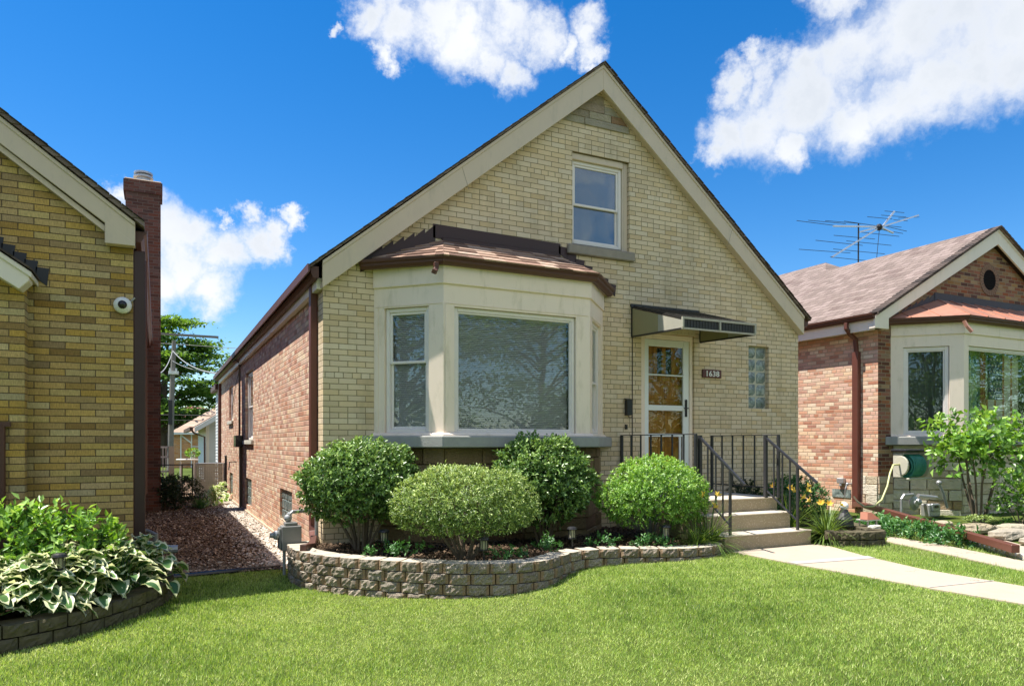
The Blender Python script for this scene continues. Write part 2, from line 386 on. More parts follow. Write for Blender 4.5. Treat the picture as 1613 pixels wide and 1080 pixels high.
leaf_mat('litter', [(0, (.09, .058, .036)), (.5, (.21, .145, .095)), (.85, (.40, .30, .21)), (1, (.66, .56, .44))], .9, .0, spec=.2)
leaf_mat('gravel', [(0, (.30, .25, .20)), (.5, (.48, .42, .35)), (1, (.70, .64, .56))], .9, .0, spec=.2)

def soil(t):
    o = t.obj(); n = t.noise(o, 25, 8, .75); c = t.ramp(n, [(.3, (.02, .013, .008)), (.7, (.07, .045, .028))])
    return pbsdf(t, c, .95, t.bump(n, 1, .03), spec=.15)
mat('soil', soil)
def gapsoil(t):
    o = t.obj(); n = t.noise(o, 25, 8, .75); c = t.ramp(n, [(.3, (.09, .055, .035)), (.7, (.22, .15, .10))])
    return pbsdf(t, c, .95, t.bump(n, 1, .03), spec=.15)
mat('mulch_base', gapsoil)
def gmat(t):
    o = t.obj(); n = t.noise(o, 8, 8, .75); m_ = t.noise(o, .6, 4)
    c = t.ramp(n, [(.3, (.045, .065, .014)), (.7, (.11, .15, .03))]); c = t.hsv(c, .5, 1, t.m('MULTIPLY_ADD', m_, .5, .75))
    return pbsdf(t, c, .95, t.bump(n, 1, .03), spec=.1)
mat('ground_turf', gmat)

# ------------------------------------------------------------------ mesh helpers
class MB:
    def __init__(s): s.v = []; s.f = []; s.m = []; s.r = []; s.x = None
    def add(s, vs, fs, mi=0, rnd=0.):
        b = len(s.v)
        if s.x is not None:
            vs = [tuple(s.x @ Vector(v)) for v in vs]
            if s.x.determinant() < 0: fs = [tuple(reversed(f)) for f in fs]
        s.v += [tuple(v) for v in vs]; s.f += [tuple(b + i for i in f) for f in fs]
        s.m += [mi] * len(fs); s.r += [rnd] * len(fs); return s
    def box(s, x0, x1, y0, y1, z0, z1, mi=0, rnd=0.):
        v = [(x, y, z) for z in (z0, z1) for y in (y0, y1) for x in (x0, x1)]
        return s.add(v, [(0, 2, 3, 1), (4, 5, 7, 6), (0, 1, 5, 4), (2, 6, 7, 3), (0, 4, 6, 2), (1, 3, 7, 5)], mi, rnd)
    def prism(s, poly, d, mi=0, rnd=0.):
        d = Vector(d); n = len(poly); a = [Vector(p) for p in poly]
        nn = Vector((0, 0, 0))
        for i in range(n): nn += a[i].cross(a[(i + 1) % n])
        if nn.dot(d) > 0: a.reverse()
        v = a + [p + d for p in a]
        fs = [tuple(range(n)), tuple(range(2 * n - 1, n - 1, -1))] + [(i + n, (i + 1) % n + n, (i + 1) % n, i) for i in range(n)]
        return s.add(v, fs, mi, rnd)
    def tube(s, pts, r, n=8, mi=0, cap=True, rnd=0.):
        pts = [Vector(p) for p in pts]; k = len(pts)
        rr = r if isinstance(r, (list, tuple)) else [r] * k
        vs = []; up = None
        for i, p in enumerate(pts):
            t = (pts[min(i + 1, k - 1)] - pts[max(i - 1, 0)]).normalized()
            if up is None: up = Vector((0, 0, 1)) if abs(t.z) < .9 else Vector((1, 0, 0))
            a = t.cross(up)
            if a.length < 1e-4: a = t.cross(Vector((0, 1, 0)))
            a.normalize(); b = a.cross(t).normalized(); up = b
            for j in range(n):
                q = 2 * math.pi * j / n + (math.pi / 4 if n == 4 else 0)
                vs.append(p + (a * math.cos(q) + b * math.sin(q)) * rr[i])
        fs = [(i * n + j, i * n + (j + 1) % n, (i + 1) * n + (j + 1) % n, (i + 1) * n + j) for i in range(k - 1) for j in range(n)]
        if cap: fs += [tuple(range(n - 1, -1, -1)), tuple((k - 1) * n + j for j in range(n))]
        return s.add(vs, fs, mi, rnd)
    def lathe(s, c, prof, n=20, mi=0):
        vs = []; c = Vector(c)
        for r, z in prof:
            for j in range(n):
                q = 2 * math.pi * j / n; vs.append(c + Vector((r * math.cos(q), r * math.sin(q), z)))
        k = len(prof)
        fs = [(i * n + j, i * n + (j + 1) % n, (i + 1) * n + (j + 1) % n, (i + 1) * n + j) for i in range(k - 1) for j in range(n)]
        fs += [tuple(range(n - 1, -1, -1)), tuple((k - 1) * n + j for j in range(n))]
        return s.add(vs, fs, mi)
    def ball(s, c, r, n=12, m=8, sc=(1, 1, 1), mi=0):
        prof = [(max(1e-4, math.sin(math.pi * i / m)), -math.cos(math.pi * i / m)) for i in range(m + 1)]
        vs = []
        for a, z in prof:
            for j in range(n):
                q = 2 * math.pi * j / n
                vs.append((c[0] + r * sc[0] * a * math.cos(q), c[1] + r * sc[1] * a * math.sin(q), c[2] + r * sc[2] * z))
        fs = [(i * n + j, i * n + (j + 1) % n, (i + 1) * n + (j + 1) % n, (i + 1) * n + j) for i in range(m) for j in range(n)]
        return s.add(vs, fs, mi)
    def build(s, name, mats, parent=None, bevel=0, smooth=False, seg=1, label=None):
        if not isinstance(mats, (list, tuple)): mats = [mats]
        me = bpy.data.meshes.new(name); me.from_pydata(s.v, [], s.f)
        for m_ in mats: me.materials.append(MATS[m_])
        if len(mats) > 1: me.polygons.foreach_set('material_index', s.m)
        if any(s.r):
            at = me.attributes.new('rnd', 'FLOAT', 'FACE'); at.data.foreach_set('value', s.r)
        if smooth:
            me.polygons.foreach_set('use_smooth', [True] * len(me.polygons))
        me.update()
        o = bpy.data.objects.new(name, me); COL.objects.link(o)
        if parent is not None: adopt(o, parent)
        if bevel:
            b = o.modifiers.new('bevel', 'BEVEL'); b.width = bevel; b.segments = seg; b.limit_method = 'ANGLE'
        if label: o['label'] = label
        return o

def wloc(o):
    return o.location + (wloc(o.parent) if o.parent and not o.parent.get('_inv') else Vector()) if o.type == 'EMPTY' else Vector()
def adopt(o, parent):
    o.parent = parent
    root = parent
    while root.parent is not None: root = root.parent
    if parent is root and root.type == 'EMPTY' and not root.get('_local'):
        o.matrix_parent_inverse = Matrix.Translation(-root.location)
def tag(o, label, cat, group=None, kind=None):
    o['label'] = label; o['category'] = cat
    if group: o['group'] = group
    if kind: o['kind'] = kind
    return o
def empty(name, loc, label, cat, group=None):
    o = bpy.data.objects.new(name, None); o.location = loc; COL.objects.link(o); o.empty_display_size = .2
    return tag(o, label, cat, group)
def struct(o): o['kind'] = 'structure'; return o
def copy_tree(o, parent=None):
    c = o.copy(); COL.objects.link(c); c.parent = parent
    for ch in list(o.children): copy_tree(ch, c)
    return c

def npmesh(name, V, F, mats, parent=None, rnd=None, mi=None, smooth=False):
    """V (n,3), F (m,3) triangles"""
    if not isinstance(mats, (list, tuple)): mats = [mats]
    me = bpy.data.meshes.new(name); V = np.asarray(V, np.float32); F = np.asarray(F, np.int32)
    me.vertices.add(len(V)); me.vertices.foreach_set('co', V.ravel())
    me.loops.add(F.size); me.loops.foreach_set('vertex_index', F.ravel())
    me.polygons.add(len(F)); me.polygons.foreach_set('loop_start', np.arange(0, F.size, F.shape[1], dtype=np.int32))
    for m_ in mats: me.materials.append(MATS[m_])
    if mi is not None: me.polygons.foreach_set('material_index', np.asarray(mi, np.int32))
    if rnd is not None:
        at = me.attributes.new('rnd', 'FLOAT', 'FACE'); at.data.foreach_set('value', np.asarray(rnd, np.float32))
    me.update(calc_edges=True)
    if smooth: me.polygons.foreach_set('use_smooth', np.ones(len(F), bool))
    o = bpy.data.objects.new(name, me); COL.objects.link(o)
    if parent is not None: adopt(o, parent)
    return o
def nrm(a): return a / np.maximum(np.linalg.norm(a, axis=1, keepdims=True), 1e-6)
def leaves(name, P, D, N, L, wr, mats, parent=None, rnd=None, fold=.12, droop=.1):
    n = len(P); D = nrm(D); Sd = nrm(np.cross(D, N)); Nn = nrm(np.cross(Sd, D))
    L = np.broadcast_to(L, (n,))[:, None]
    a = P; b = P + D * L * .45 + Sd * L * wr / 2 + Nn * L * fold; c = P + D * L - Nn * L * droop; d = P + D * L * .45 - Sd * L * wr / 2 + Nn * L * fold
    V = np.stack([a, b, c, d], 1).reshape(-1, 3)
    i = np.arange(n)[:, None] * 4
    F = np.stack([i + [0, 1, 2], i + [0, 2, 3]], 1).reshape(-1, 3)
    r = RNG.random(n) if rnd is None else rnd
    return npmesh(name, V, F, mats, parent, np.repeat(r, 2))

def ground_z(x, y=0):
    k = np.clip((np.asarray(x, float) - 1.4) / 4.4, 0, 1); k = k * k * (3 - 2 * k)
    return .09 + .255 * k

def wall_holes(mb, outline, holes, origin, u, n, thick, mi=0):
    """sheet in the plane origin + s*u + z*Z with real openings; reveals go back by thick along -n"""
    origin = Vector(origin); u = Vector(u); n = Vector(n); Z = Vector((0, 0, 1))
    loops = [outline] + holes
    tri = tessellate_polygon([[Vector((p[0], p[1], 0)) for p in l] for l in loops])
    flat = [p for l in loops for p in l]
    P = [origin + u * p[0] + Z * p[1] for p in flat]
    fs = []
    for t_ in tri:
        a, b, c = [P[i] for i in t_]
        fs.append(tuple(t_) if (b - a).cross(c - a).dot(n) > 0 else tuple(reversed(t_)))
    mb.add(P, fs, mi)
    for l in holes:
        k = len(l)
        for i in range(k):
            a = origin + u * l[i][0] + Z * l[i][1]; b = origin + u * l[(i + 1) % k][0] + Z * l[(i + 1) % k][1]
            mb.add([a, b, b - n * thick, a - n * thick], [(0, 1, 2, 3)], mi)
    return mb
def rect(a, b, c, d): return [(a, c), (b, c), (b, d), (a, d)]
def frame_xf(origin, u, n):
    u = Vector(u).normalized(); n = Vector(n).normalized(); z = Vector((0, 0, 1)); o = Vector(origin)
    return Matrix(((u.x, n.x, z.x, o.x), (u.y, n.y, z.y, o.y), (u.z, n.z, z.z, o.z), (0, 0, 0, 1)))
# in a wall frame: x = along the wall, y = outward, z = up

def ring(mb, a, b, c, d, w, y0, y1, mi=0, wt=None, wb=None):
    wt = w if wt is None else wt; wb = w if wb is None else wb
    mb.box(a, a + w, y0, y1, c, d, mi); mb.box(b - w, b, y0, y1, c, d, mi)
    mb.box(a + w, b - w, y0, y1, d - wt, d, mi); mb.box(a + w, b - w, y0, y1, c, c + wb, mi)

def window(parent, X, a, b, c, d, y, kind='hung', blind=None, frame='frame_white', glass='glass', fw=.045, midz=None, name='window', backing=True):
    """a window part with pane and blind as sub-parts"""
    f = MB(); f.x = X
    ring(f, a, b, c, d, fw, y - .07, y)
    midz = (c + d) / 2 if midz is None else midz
    g = MB(); g.x = X
    if kind == 'hung':
        ring(f, a + fw, b - fw, midz - .02, d - fw, .032, y - .045, y - .015)
        ring(f, a + fw, b - fw, c + fw, midz + .015, .032, y - .068, y - .046)
        g.box(a + fw + .02, b - fw - .02, y - .033, y - .029, midz, d - fw - .02)
        g.box(a + fw + .02, b - fw - .02, y - .059, y - .055, c + fw + .02, midz)
    else:
        ring(f, a + fw, b - fw, c + fw, d - fw, .022, y - .05, y - .012)
        g.box(a + fw + .01, b - fw - .01, y - .034, y - .029, c + fw + .01, d - fw - .01)
    fo = f.build(name, frame, parent, bevel=.004)
    g.build('pane', glass, fo)
    if blind:
        s = MB(); s.x = X; zz = d - fw - .01; k = 0
        z_end = c + fw + .01; gap = .0225
        s.box(a + fw + .01, b - fw - .01, y - .115, y - .085, zz - .03, zz)
        zz -= .04
        while zz > z_end + .01:
            t_ = R(blind) + random.uniform(-.05, .05); hw = .0125
            cy, sy = math.cos(t_) * hw, math.sin(t_) * hw
            x0, x1 = a + fw + .012, b - fw - .012
            s.add([(x0, y - .1 - cy, zz + sy), (x1, y - .1 - cy, zz + sy), (x1, y - .1 + cy, zz - sy), (x0, y - .1 + cy, zz - sy)], [(0, 1, 2, 3)])
            zz -= gap
        for q in (.15, .5, .85):
            xx = a + (b - a) * q; s.box(xx, xx + .002, y - .087, y - .085, z_end, d - fw - .03)
        s.box(a + fw + .01, b - fw - .01, y - .112, y - .088, z_end - .005, z_end + .01)
        s.build('blind', 'blind_slat', fo)
    return fo

def room(parent, X, a, b, c, d, y0, y1, name='interior', m_='interior'):
    mb = MB(); mb.x = X
    mb.add([(x, y, z) for z in (c, d) for y in (y0, y1) for x in (a, b)], [(0, 1, 3, 2), (4, 6, 7, 5), (2, 3, 7, 6), (0, 2, 6, 4), (1, 5, 7, 3)])
    return mb.build(name, m_, parent)

def sweep_poly(mb, line, prof, mi=0, caps=True):
    """profile (outward, up) swept along a level polyline of (x, y, z); outward = right-hand side of travel"""
    pts = [Vector(p) for p in line]; k = len(pts); n = len(prof); vs = []
    for i, p in enumerate(pts):
        d0 = (pts[i] - pts[i - 1]).normalized() if i else None
        d1 = (pts[i + 1] - pts[i]).normalized() if i < k - 1 else None
        d0 = d0 or d1; d1 = d1 or d0
        n0 = Vector((d0.y, -d0.x, 0)).normalized(); n1 = Vector((d1.y, -d1.x, 0)).normalized(); m_ = (n0 + n1)
        m_ = m_ / max(.2, m_.dot(n0))
        for a, b in prof: vs.append(p + m_ * a + Vector((0, 0, b)))
    fs = [(i * n + j, i * n + (j + 1) % n, (i + 1) * n + (j + 1) % n, (i + 1) * n + j) for i in range(k - 1) for j in range(n)]
    if caps: fs += [tuple(range(n)), tuple((k - 1) * n + j for j in range(n - 1, -1, -1))]
    return mb.add(vs, fs, mi)
GUT = [(0, 0), (.05, -.0), (.075, .03), (.078, .055), (.105, .07), (.11, .10), (.095, .10), (.09, .085), (.0, .085)]

def tabs(mb, A, B, C, D, rows, tab=.17, lo=0., hi=1.):
    """shingle courses over quad A-B (eave, left to right), D-C (top)"""
    A, B, C, D = map(Vector, (A, B, C, D))
    nn = (B - A).cross(D - A)
    if nn.length < 1e-6: nn = (B - A).cross(C - A)
    nn.normalize()
    for i in range(rows):
        t0 = i / rows - (.0 if i else .02); t1 = min(1, (i + 1.25) / rows)
        l0, r0 = A.lerp(D, t0), B.lerp(C, t0); l1, r1 = A.lerp(D, t1), B.lerp(C, t1)
        Ln = (r0 - l0).length
        if Ln < .03: continue
        x = -random.random() * tab
        while x < Ln:
            w = tab * random.uniform(.6, 1.3); a, b = max(0, x) / Ln, min(Ln, x + w - .003) / Ln; x += w
            if b <= a: continue
            h0 = .014 + random.uniform(0, .006)
            p = [l0.lerp(r0, a) + nn * h0, l0.lerp(r0, b) + nn * h0, l1.lerp(r1, b) + nn * .004, l1.lerp(r1, a) + nn * .004]
            q = [l0.lerp(r0, a), l0.lerp(r0, b)]
            mb.add(p + q, [(0, 1, 2, 3), (4, 5, 1, 0), (4, 0, 3), (5, 2, 1)], 0, lo + (hi - lo) * random.random() + .001)

def stones(mb, X, a, b, z0, z1, rows, wmin, wmax, y, dep=(.01, .04), gap=.008, clip=None):
    mb.x = X; z = z0
    hs = [random.uniform(.7, 1.3) for _ in range(rows)]; tot = sum(hs)
    for h in hs:
        h = h / tot * (z1 - z0); x = a
        while x < b - .02:
            w = min(random.uniform(wmin, wmax), b - x)
            if b - (x + w) < wmin * .5: w = b - x
            d = random.uniform(*dep); e = .012
            x0, x1, a0, a1 = x + gap / 2, x + w - gap / 2, z + gap / 2, z + h - gap / 2
            j = lambda: random.uniform(0, e)
            mb.add([(x0, y, a0), (x1, y, a0), (x1, y, a1), (x0, y, a1),
                    (x0 + j(), y + d, a0 + j()), (x1 - j(), y + d, a0 + j()), (x1 - j(), y + d, a1 - j()), (x0 + j(), y + d, a1 - j())],
                   [(4, 5, 6, 7), (0, 1, 5, 4), (1, 2, 6, 5), (2, 3, 7, 6), (3, 0, 4, 7)], 0, random.random() * .99 + .005)
            x += w
        z += h
    mb.x = None
FW = lambda y=0: frame_xf((0, y, 0), (1, 0, 0), (0, -1, 0))       # front facing wall frame

# ================================================================== MAIN HOUSE
H1 = empty('brick_house', (5.6, 7.5, 0.1), 'cream brick house with a steep front gable, bay window and brown gutters, in the middle', 'house')
XL, XR = 1.733, 9.43
# front wall with openings
w = MB()
gable = [(XL, -.3), (XR, -.3), (XR, 3.42), (5.545, 6.62), (XL, 3.42)]
HUP = rect(5.12, 6.07, 4.33, 5.62); HDR = rect(6.28, 7.26, .9, 3.21); HGB = rect(8.346, 8.779, 2.15, 3.142); HBAY = rect(2.6, 5.35, 1.75, 3.35)
wall_holes(w, gable, [HUP, HDR, HGB, HBAY], (0, 0, 0), (1, 0, 0), (0, -1, 0), .16)
# cream quoin return on the left side, rest of the side wall red
w.add([(XL, 0, -.3), (XL, .26, -.3), (XL, .26, 3.42), (XL, 0, 3.42)], [(3, 2, 1, 0)])
w.build('front_wall', 'brick_cream', H1)
w = MB()
HB1 = rect(6.85, 8.25, 1.66, 3.12); HB2 = rect(11.15, 12.2, 2.19, 3.10); G1 = rect(2.15, 3.28, .42, .90); G2 = rect(7.1, 8.3, .28, .86); G3 = rect(11.2, 12.1, .26, .83)
wall_holes(w, [(.26, -.3), (15.1, -.3), (15.1, 3.5), (.26, 3.5)], [HB1, HB2, G1, G2, G3], (XL, 0, 0), (0, 1, 0), (-1, 0, 0), .16)
w.add([(XL, 15.1, -.3), (XR, 15.1, -.3), (XR, 15.1, 3.5), (5.545, 15.1, 6.6), (XL, 15.1, 3.5)], [(4, 3, 2, 1, 0)])
w.add([(XR, 0, -.3), (XR, 15.1, -.3), (XR, 15.1, 3.5), (XR, 0, 3.5)], [(0, 1, 2, 3)])
w.build('side_wall', 'brick_red', H1)
fb = MB(); fb.box(XL - .035, XL, .35, 15.1, -.1, .17); fb.build('foundation', 'foundation', H1, bevel=.01)

# roof: two slabs with a ragged shingle edge
def gable_roof(parent, xl, xr, xc, ze, zc, y0, y1, mname, thick=.05, name='roof', seam='roof_underlay'):
    r = MB()
    for (xe, s) in ((xl, 1), (xr, -1)):
        a, b, c, d = (xe, y0, ze), (xc, y0, zc), (xc, y1, zc), (xe, y1, ze)
        q = [a, b, c, d] if s > 0 else [b, a, d, c]
        r.prism(q, (0, 0, -thick))
    ro = r.build(name, mname, parent)
    e = MB(); L = math.hypot(xc - xl, zc - ze); nn = int(L / .13)
    for (xe, s) in ((xl, 1), (xr, -1)):
        for i in range(nn):
            t0, t1 = i / nn, (i + .96) / nn
            p = Vector((xe, y0, ze)).lerp(Vector((xc, y0, zc)), t0); q = Vector((xe, y0, ze)).lerp(Vector((xc, y0, zc)), t1)
            up = .010 + random.uniform(0, .007)
            f0 = -.018 - random.uniform(0, .01)
            e.prism([p + Vector((0, f0, .004)), q + Vector((0, f0, .002)), q + Vector((0, f0, .008)), p + Vector((0, f0, up))], (0, .25, 0))
    e.build('shingle_edge', 'shingle_dark', ro)
    return ro
gable_roof(H1, 1.545, 9.55, 5.545, 3.622, 6.875, -.155, 15.25, 'shingle_brown', thick=.028)

def rake(parent, xe, ze, xc, zc, depth, y, t=.035, mname='rake_beige', name='rake_board', low=None):
    """barge board whose lower edge is cut plumb at the eave; low = lower edge height at the eave end"""
    m = MB()
    low = ze - depth if low is None else low
    m.prism([(xe, y, ze), (xc, y, zc), (xc, y, zc - depth * 1.12), (xe, y, low)], (0, t, 0))
    # thin crown strip on top of the board
    m.prism([(xe, y - .012, ze), (xc, y - .012, zc), (xc, y - .012, zc - .05), (xe, y - .012, ze - .045)], (0, .010, 0))
    return m.build(name, mname, parent, bevel=.004)
de_ = MB(); de_.box(1.530, 1.548, -.19, 15.26, 3.545, 3.632); de_.build('drip_edge', 'gutter_brown', H1)
rake(H1, 1.703, 3.70, 5.545, 6.845, .31, -.125)
rake(H1, 9.43, 3.665, 5.5452, 6.845, .30, -.125)
for x_, s_ in ((3.42, 1), (7.9, -1)):
    z_ = 3.70 + (6.845 - 3.70) * (1 - abs(x_ - 5.545) / 3.842)
    sj = MB(); sj.prism([(x_, -.1265, z_ - .01), (x_ + .006, -.1265, z_ - .01), (x_ + .006 + .10 * s_, -.1265, z_ - .30), (x_ + .10 * s_, -.1265, z_ - .30)], (0, .002, 0)); sj.build('board_joint', 'sill_dirty', H1)
sf = MB()
for xe, ze in ((1.703, 3.4), (9.43, 3.37)):
    sf.prism([(xe, -.09, ze), (5.545, -.09, 6.55), (5.545, -.09, 6.60), (xe, -.09, ze + .05)], (0, .088, 0))
sf.build('soffit', 'rake_beige', H1)

# stone panel in the gable top
st = MB()
def gablestone():
    rows = [(6.02, 6.115), (6.12, 6.215), (6.22, 6.33), (6.335, 6.46)]
    for i, (a, b) in enumerate(rows):
        half = lambda z: max(0.02, (6.53 - z) / .825)
        hw = half(a) - .01; x = 5.545 - hw
        while x < 5.545 + hw - .03:
            w_ = random.uniform(.22, .5)
            if i == 0 and abs(x - 5.2) < .25: w_ = .75
            x1 = min(x + w_, 5.545 + hw)
            tl = max(x + .004, 5.545 - half(b)); tr = min(x1 - .004, 5.545 + half(b))
            if tr - tl > .02:
                st.prism([(x + .004, -.0, a), (x1 - .004, 0, a), (tr, 0, b), (tl, 0, b)], (0, -.012 - random.uniform(0, .012), 0), 0, random.random() * .98 + .01)
            x = x1
gablestone()
st.build('gable_stone', 'ashlar_gable', H1, bevel=.004)

# upper window
up = window(H1, FW(), 5.135, 5.975, 4.372, 5.525, -.07, 'hung', blind=None, glass='glass_upper', frame='frame_white', midz=4.93)
cu = MB(); cu.box(5.17, 5.94, .20, .215, 4.4, 5.5); cu.build('curtain', 'curtain_blue', up)
tr = MB(); tr.box(5.977, 6.068, .045, .15, 4.335, 5.615); tr.box(5.122, 5.977, .03, .15, 5.527, 5.615); tr.box(5.121, 5.134, .05, .15, 4.335, 5.526)
tr.box(6.0, 6.012, .035, .045, 4.335, 5.6); tr.build('window_casing', 'rake_beige', up, bevel=.005)
room(up, FW(), 5.0, 6.2, 4.1, 5.8, -.19, -1.5)
sl = MB(); sl.box(5.03, 6.14, -.055, .12, 4.20, 4.33); sl.build('window_sill', 'sill_dirty', H1, bevel=.012)

# glass block window by the corner
gb = MB()
cw, chh = (8.779 - 8.346) / 2, (3.142 - 2.15) / 5
gg = MB(); gg.box(8.348, 8.777, .071, .12, 2.152, 3.14)
for i in range(2):
    for j in range(5):
        x0, z0 = 8.346 + i * cw + .009, 2.15 + j * chh + .009
        x1, z1 = x0 + cw - .018, z0 + chh - .018
        # slightly pillowed face
        n_ = 5; vs = []
        for b in range(n_):
            for a in range(n_):
                s_, t_ = a / (n_ - 1), b / (n_ - 1)
                bu = .020 * (1 - (2 * s_ - 1) ** 4) * (1 - (2 * t_ - 1) ** 4)
                vs.append((x0 + (x1 - x0) * s_, .072 - bu, z0 + (z1 - z0) * t_))
        gb.add(vs, [(b * n_ + a, b * n_ + a + 1, (b + 1) * n_ + a + 1, (b + 1) * n_ + a) for b in range(n_ - 1) for a in range(n_ - 1)])
g_ = gb.build('glass_block_window', 'glass_block', H1, smooth=True)
gg.build('grout', 'block_grout', g_)
def block_window(parent, X, a, b, c, d, y, nx, nz, mname='glass_block'):
    m = MB(); m.x = X; g = MB(); g.x = X; g.box(a, b, y - .03, y - .012, c, d)
    for i in range(nx):
        for j in range(nz):
            x0, x1 = a + (b - a) * i / nx + .01, a + (b - a) * (i + 1) / nx - .01; z0, z1 = c + (d - c) * j / nz + .01, c + (d - c) * (j + 1) / nz - .01
            m.box(x0, x1, y - .02, y, z0, z1)
    o = m.build('glass_block_window', mname, parent, bevel=.008, smooth=False); g.build('grout', 'block_grout', o); return o
SX = frame_xf((XL, 0, 0), (0, 1, 0), (-1, 0, 0))
block_window(H1, SX, G1[0][0], G1[1][0], G1[0][1], G1[2][1], -.03, 4, 3)
block_window(H1, SX, G2[0][0], G2[1][0], G2[0][1], G2[2][1], -.03, 4, 3)
block_window(H1, SX, G3[0][0], G3[1][0], G3[0][1], G3[2][1], -.03, 3, 3)
sw = window(H1, SX, 6.87, 8.23, 1.68, 3.10, -.05, 'hung', glass='glass_dark')
room(sw, SX, 6.5, 8.6, 1.5, 3.3, -.2, -1.2)
sw2 = window(H1, SX, 11.17, 12.18, 2.21, 3.08, -.05, 'hung', glass='glass_dark')
room(sw2, SX, 11, 12.4, 2.0, 3.2, -.2, -1.2)
for a, b, z in ((6.75, 8.35, 1.58), (11.05, 12.3, 2.10)):
    sl = MB(); sl.box(XL - .05, XL + .1, a, b, z, z + .085); sl.build('window_sill', 'limewash', H1, bevel=.008)

# eave gutters, frieze and downspouts
for side in (0, 1):
    g = MB()
    if side == 0: sweep_poly(g, [(1.665, 15.3, 3.50), (1.665, -.10, 3.50)], [(p * 1.15, q * 1.55) for p, q in GUT])
    else: sweep_poly(g, [(9.47, -.10, 3.50), (9.47, 15.3, 3.50)], [(p, q * 1.55) for p, q in GUT])
    go = g.build('gutter', 'gutter_brown', H1)
for a_, b_ in ((XL - .07, XL), (XR, XR + .05)):
    fz = MB(); fz.box(a_, b_, .02, 15.1, 3.40, 3.53); fz.build('frieze_board', 'trim_white', H1, bevel=.004)
ds = MB()
ds.box(XL - .085, XL - .005, .30, .42, .62, 3.50)
ds.tube([(XL - .045, .36, .64), (XL - .06, .30, .52), (XL - .08, .10, .44)], .062, 4)
ds.build('downspout', 'downspout_brown', H1, bevel=.006)
ds = MB(); ds.box(XL - .075, XL - .005, 14.9, 15.0, .1, 3.5); ds.build('downspout', 'downspout_brown', H1, bevel=.005)
# electric service on the side wall
cd = MB(); cd.tube([(XL - .05, 9.0, 1.75), (XL - .05, 9.0, 3.42), (XL - .12, 8.95, 3.5), (XL - .2, 8.9, 3.45)], .022, 8)
cd.box(XL - .05, XL, 8.88, 9.12, .09, 1.55)
co = cd.build('conduit', 'bark', H1)
mb_ = MB(); mb_.box(XL - .16, XL, 8.7, 9.2, 1.52, 1.78); mb_.build('meter_box', 'plastic_black', H1, bevel=.01)
hk = MB(); hk.tube([(XL, 10.2, 1.15), (XL - .16, 10.2, 1.15), (XL - .18, 10.2, .95)], .014, 6); hk.build('faucet', 'plastic_black', H1)
cb = MB()
cb.tube([(XL - .02, 8.95, 3.4), (XL - .02, 10.2, 3.05), (XL - .02, 11.0, 2.6), (XL - .02, 11.3, 2.1)], .008, 5)
cb.build('cable', 'wire_black', H1)

# ------------------------------------------------------------------ bay window
A, B, C_, D = Vector((2.34, 0, 0)), Vector((2.985, -.65, 0)), Vector((4.99, -.65, 0)), Vector((5.615, 0, 0))
def bay(parent, A, B, C, D, zs, zt, zf, zg, openings, trim='trim_cream', sillm='stone_sill', base='ashlar_brown', basez=0.3, sill_h=.14):
    """zs sill top, zt head of openings, zf fascia start, zg gutter line; openings = per panel list of (a, b, c, d)"""
    body = MB(); P = [A, B, C, D]
    for i in range(3):
        p, q = P[i], P[i + 1]; L = (q - p).length; u = (q - p) / L; n = Vector((u.y, -u.x, 0))
        hl = [rect(*o) for o in openings[i]]
        wall_holes(body, rect(0, L, zs, zg), hl, p, u, n, .11)
    bo = body.build('bay_window', trim, parent)
    f = MB(); sweep_poly(f, [P[0] + Vector((0, 0, zf)), P[1] + Vector((0, 0, zf)), P[2] + Vector((0, 0, zf)), P[3] + Vector((0, 0, zf))],
                         [(.002, 0), (.022, .0), (.026, .012), (.022, .02), (.022, zg - zf), (.002, zg - zf)])
    f.build('bay_moulding', trim, bo); f = MB()
    sweep_poly(f, [P[0] + Vector((0, 0, zs)), P[1] + Vector((0, 0, zs)), P[2] + Vector((0, 0, zs)), P[3] + Vector((0, 0, zs))],
               [(.002, 0), (.05, 0), (.05, .012), (.02, .035), (.002, .035)])
    f.build('bay_moulding', trim, bo)
    s = MB(); e = .13; k = .054
    o0, o1, o2, o3 = A + Vector((-e * 1.2, 0, 0)), B + Vector((-k, -e, 0)), C + Vector((k, -e, 0)), D + Vector((e * 1.2, 0, 0))
    s.prism([o0 + Vector((0, 0, zs - sill_h)), o1 + Vector((0, 0, zs - sill_h)), o2 + Vector((0, 0, zs - sill_h)), o3 + Vector((0, 0, zs - sill_h))], (0, 0, sill_h - .002))
    s.build('bay_sill', sillm, bo, bevel=.012)
    t = MB(); i0, i1, i2, i3 = A + Vector((.06, 0, 0)), B + Vector((.03, .06, 0)), C + Vector((-.03, .06, 0)), D + Vector((-.06, 0, 0))
    Q = [i0, i1, i2, i3]
    for i in range(3):
        p, q = Q[i], Q[i + 1]; L = (q - p).length; u = (q - p) / L; n = Vector((u.y, -u.x, 0))
        stones(t, frame_xf(p, u, n), 0, L, basez, zs - sill_h - .004, max(4, int((zs - sill_h - basez) / .16)), .25, .6, 0)
    for v in Q: v.z = basez
    t.prism([v + Vector((0, .0, 0)) for v in (i0 + Vector((.012, 0, 0)), i1 + Vector((.006, .012, 0)), i2 + Vector((-.006, .012, 0)), i3 + Vector((-.012, 0, 0)))], (0, 0, zs - sill_h - .01 - basez), 0, .001)
    t.build('bay_base', base, bo)
    lid = MB(); lid.prism([A + Vector((.05, -.01, zg - .02)), B + Vector((.05, .03, zg - .02)), C + Vector((-.05, .03, zg - .02)), D + Vector((-.05, -.01, zg - .02))], (0, 0, -.03)); lid.build('bay_ceiling', 'interior', bo)
    return bo
LB = (B - A).length; LC = (C_ - B).length; LD = (D - C_).length
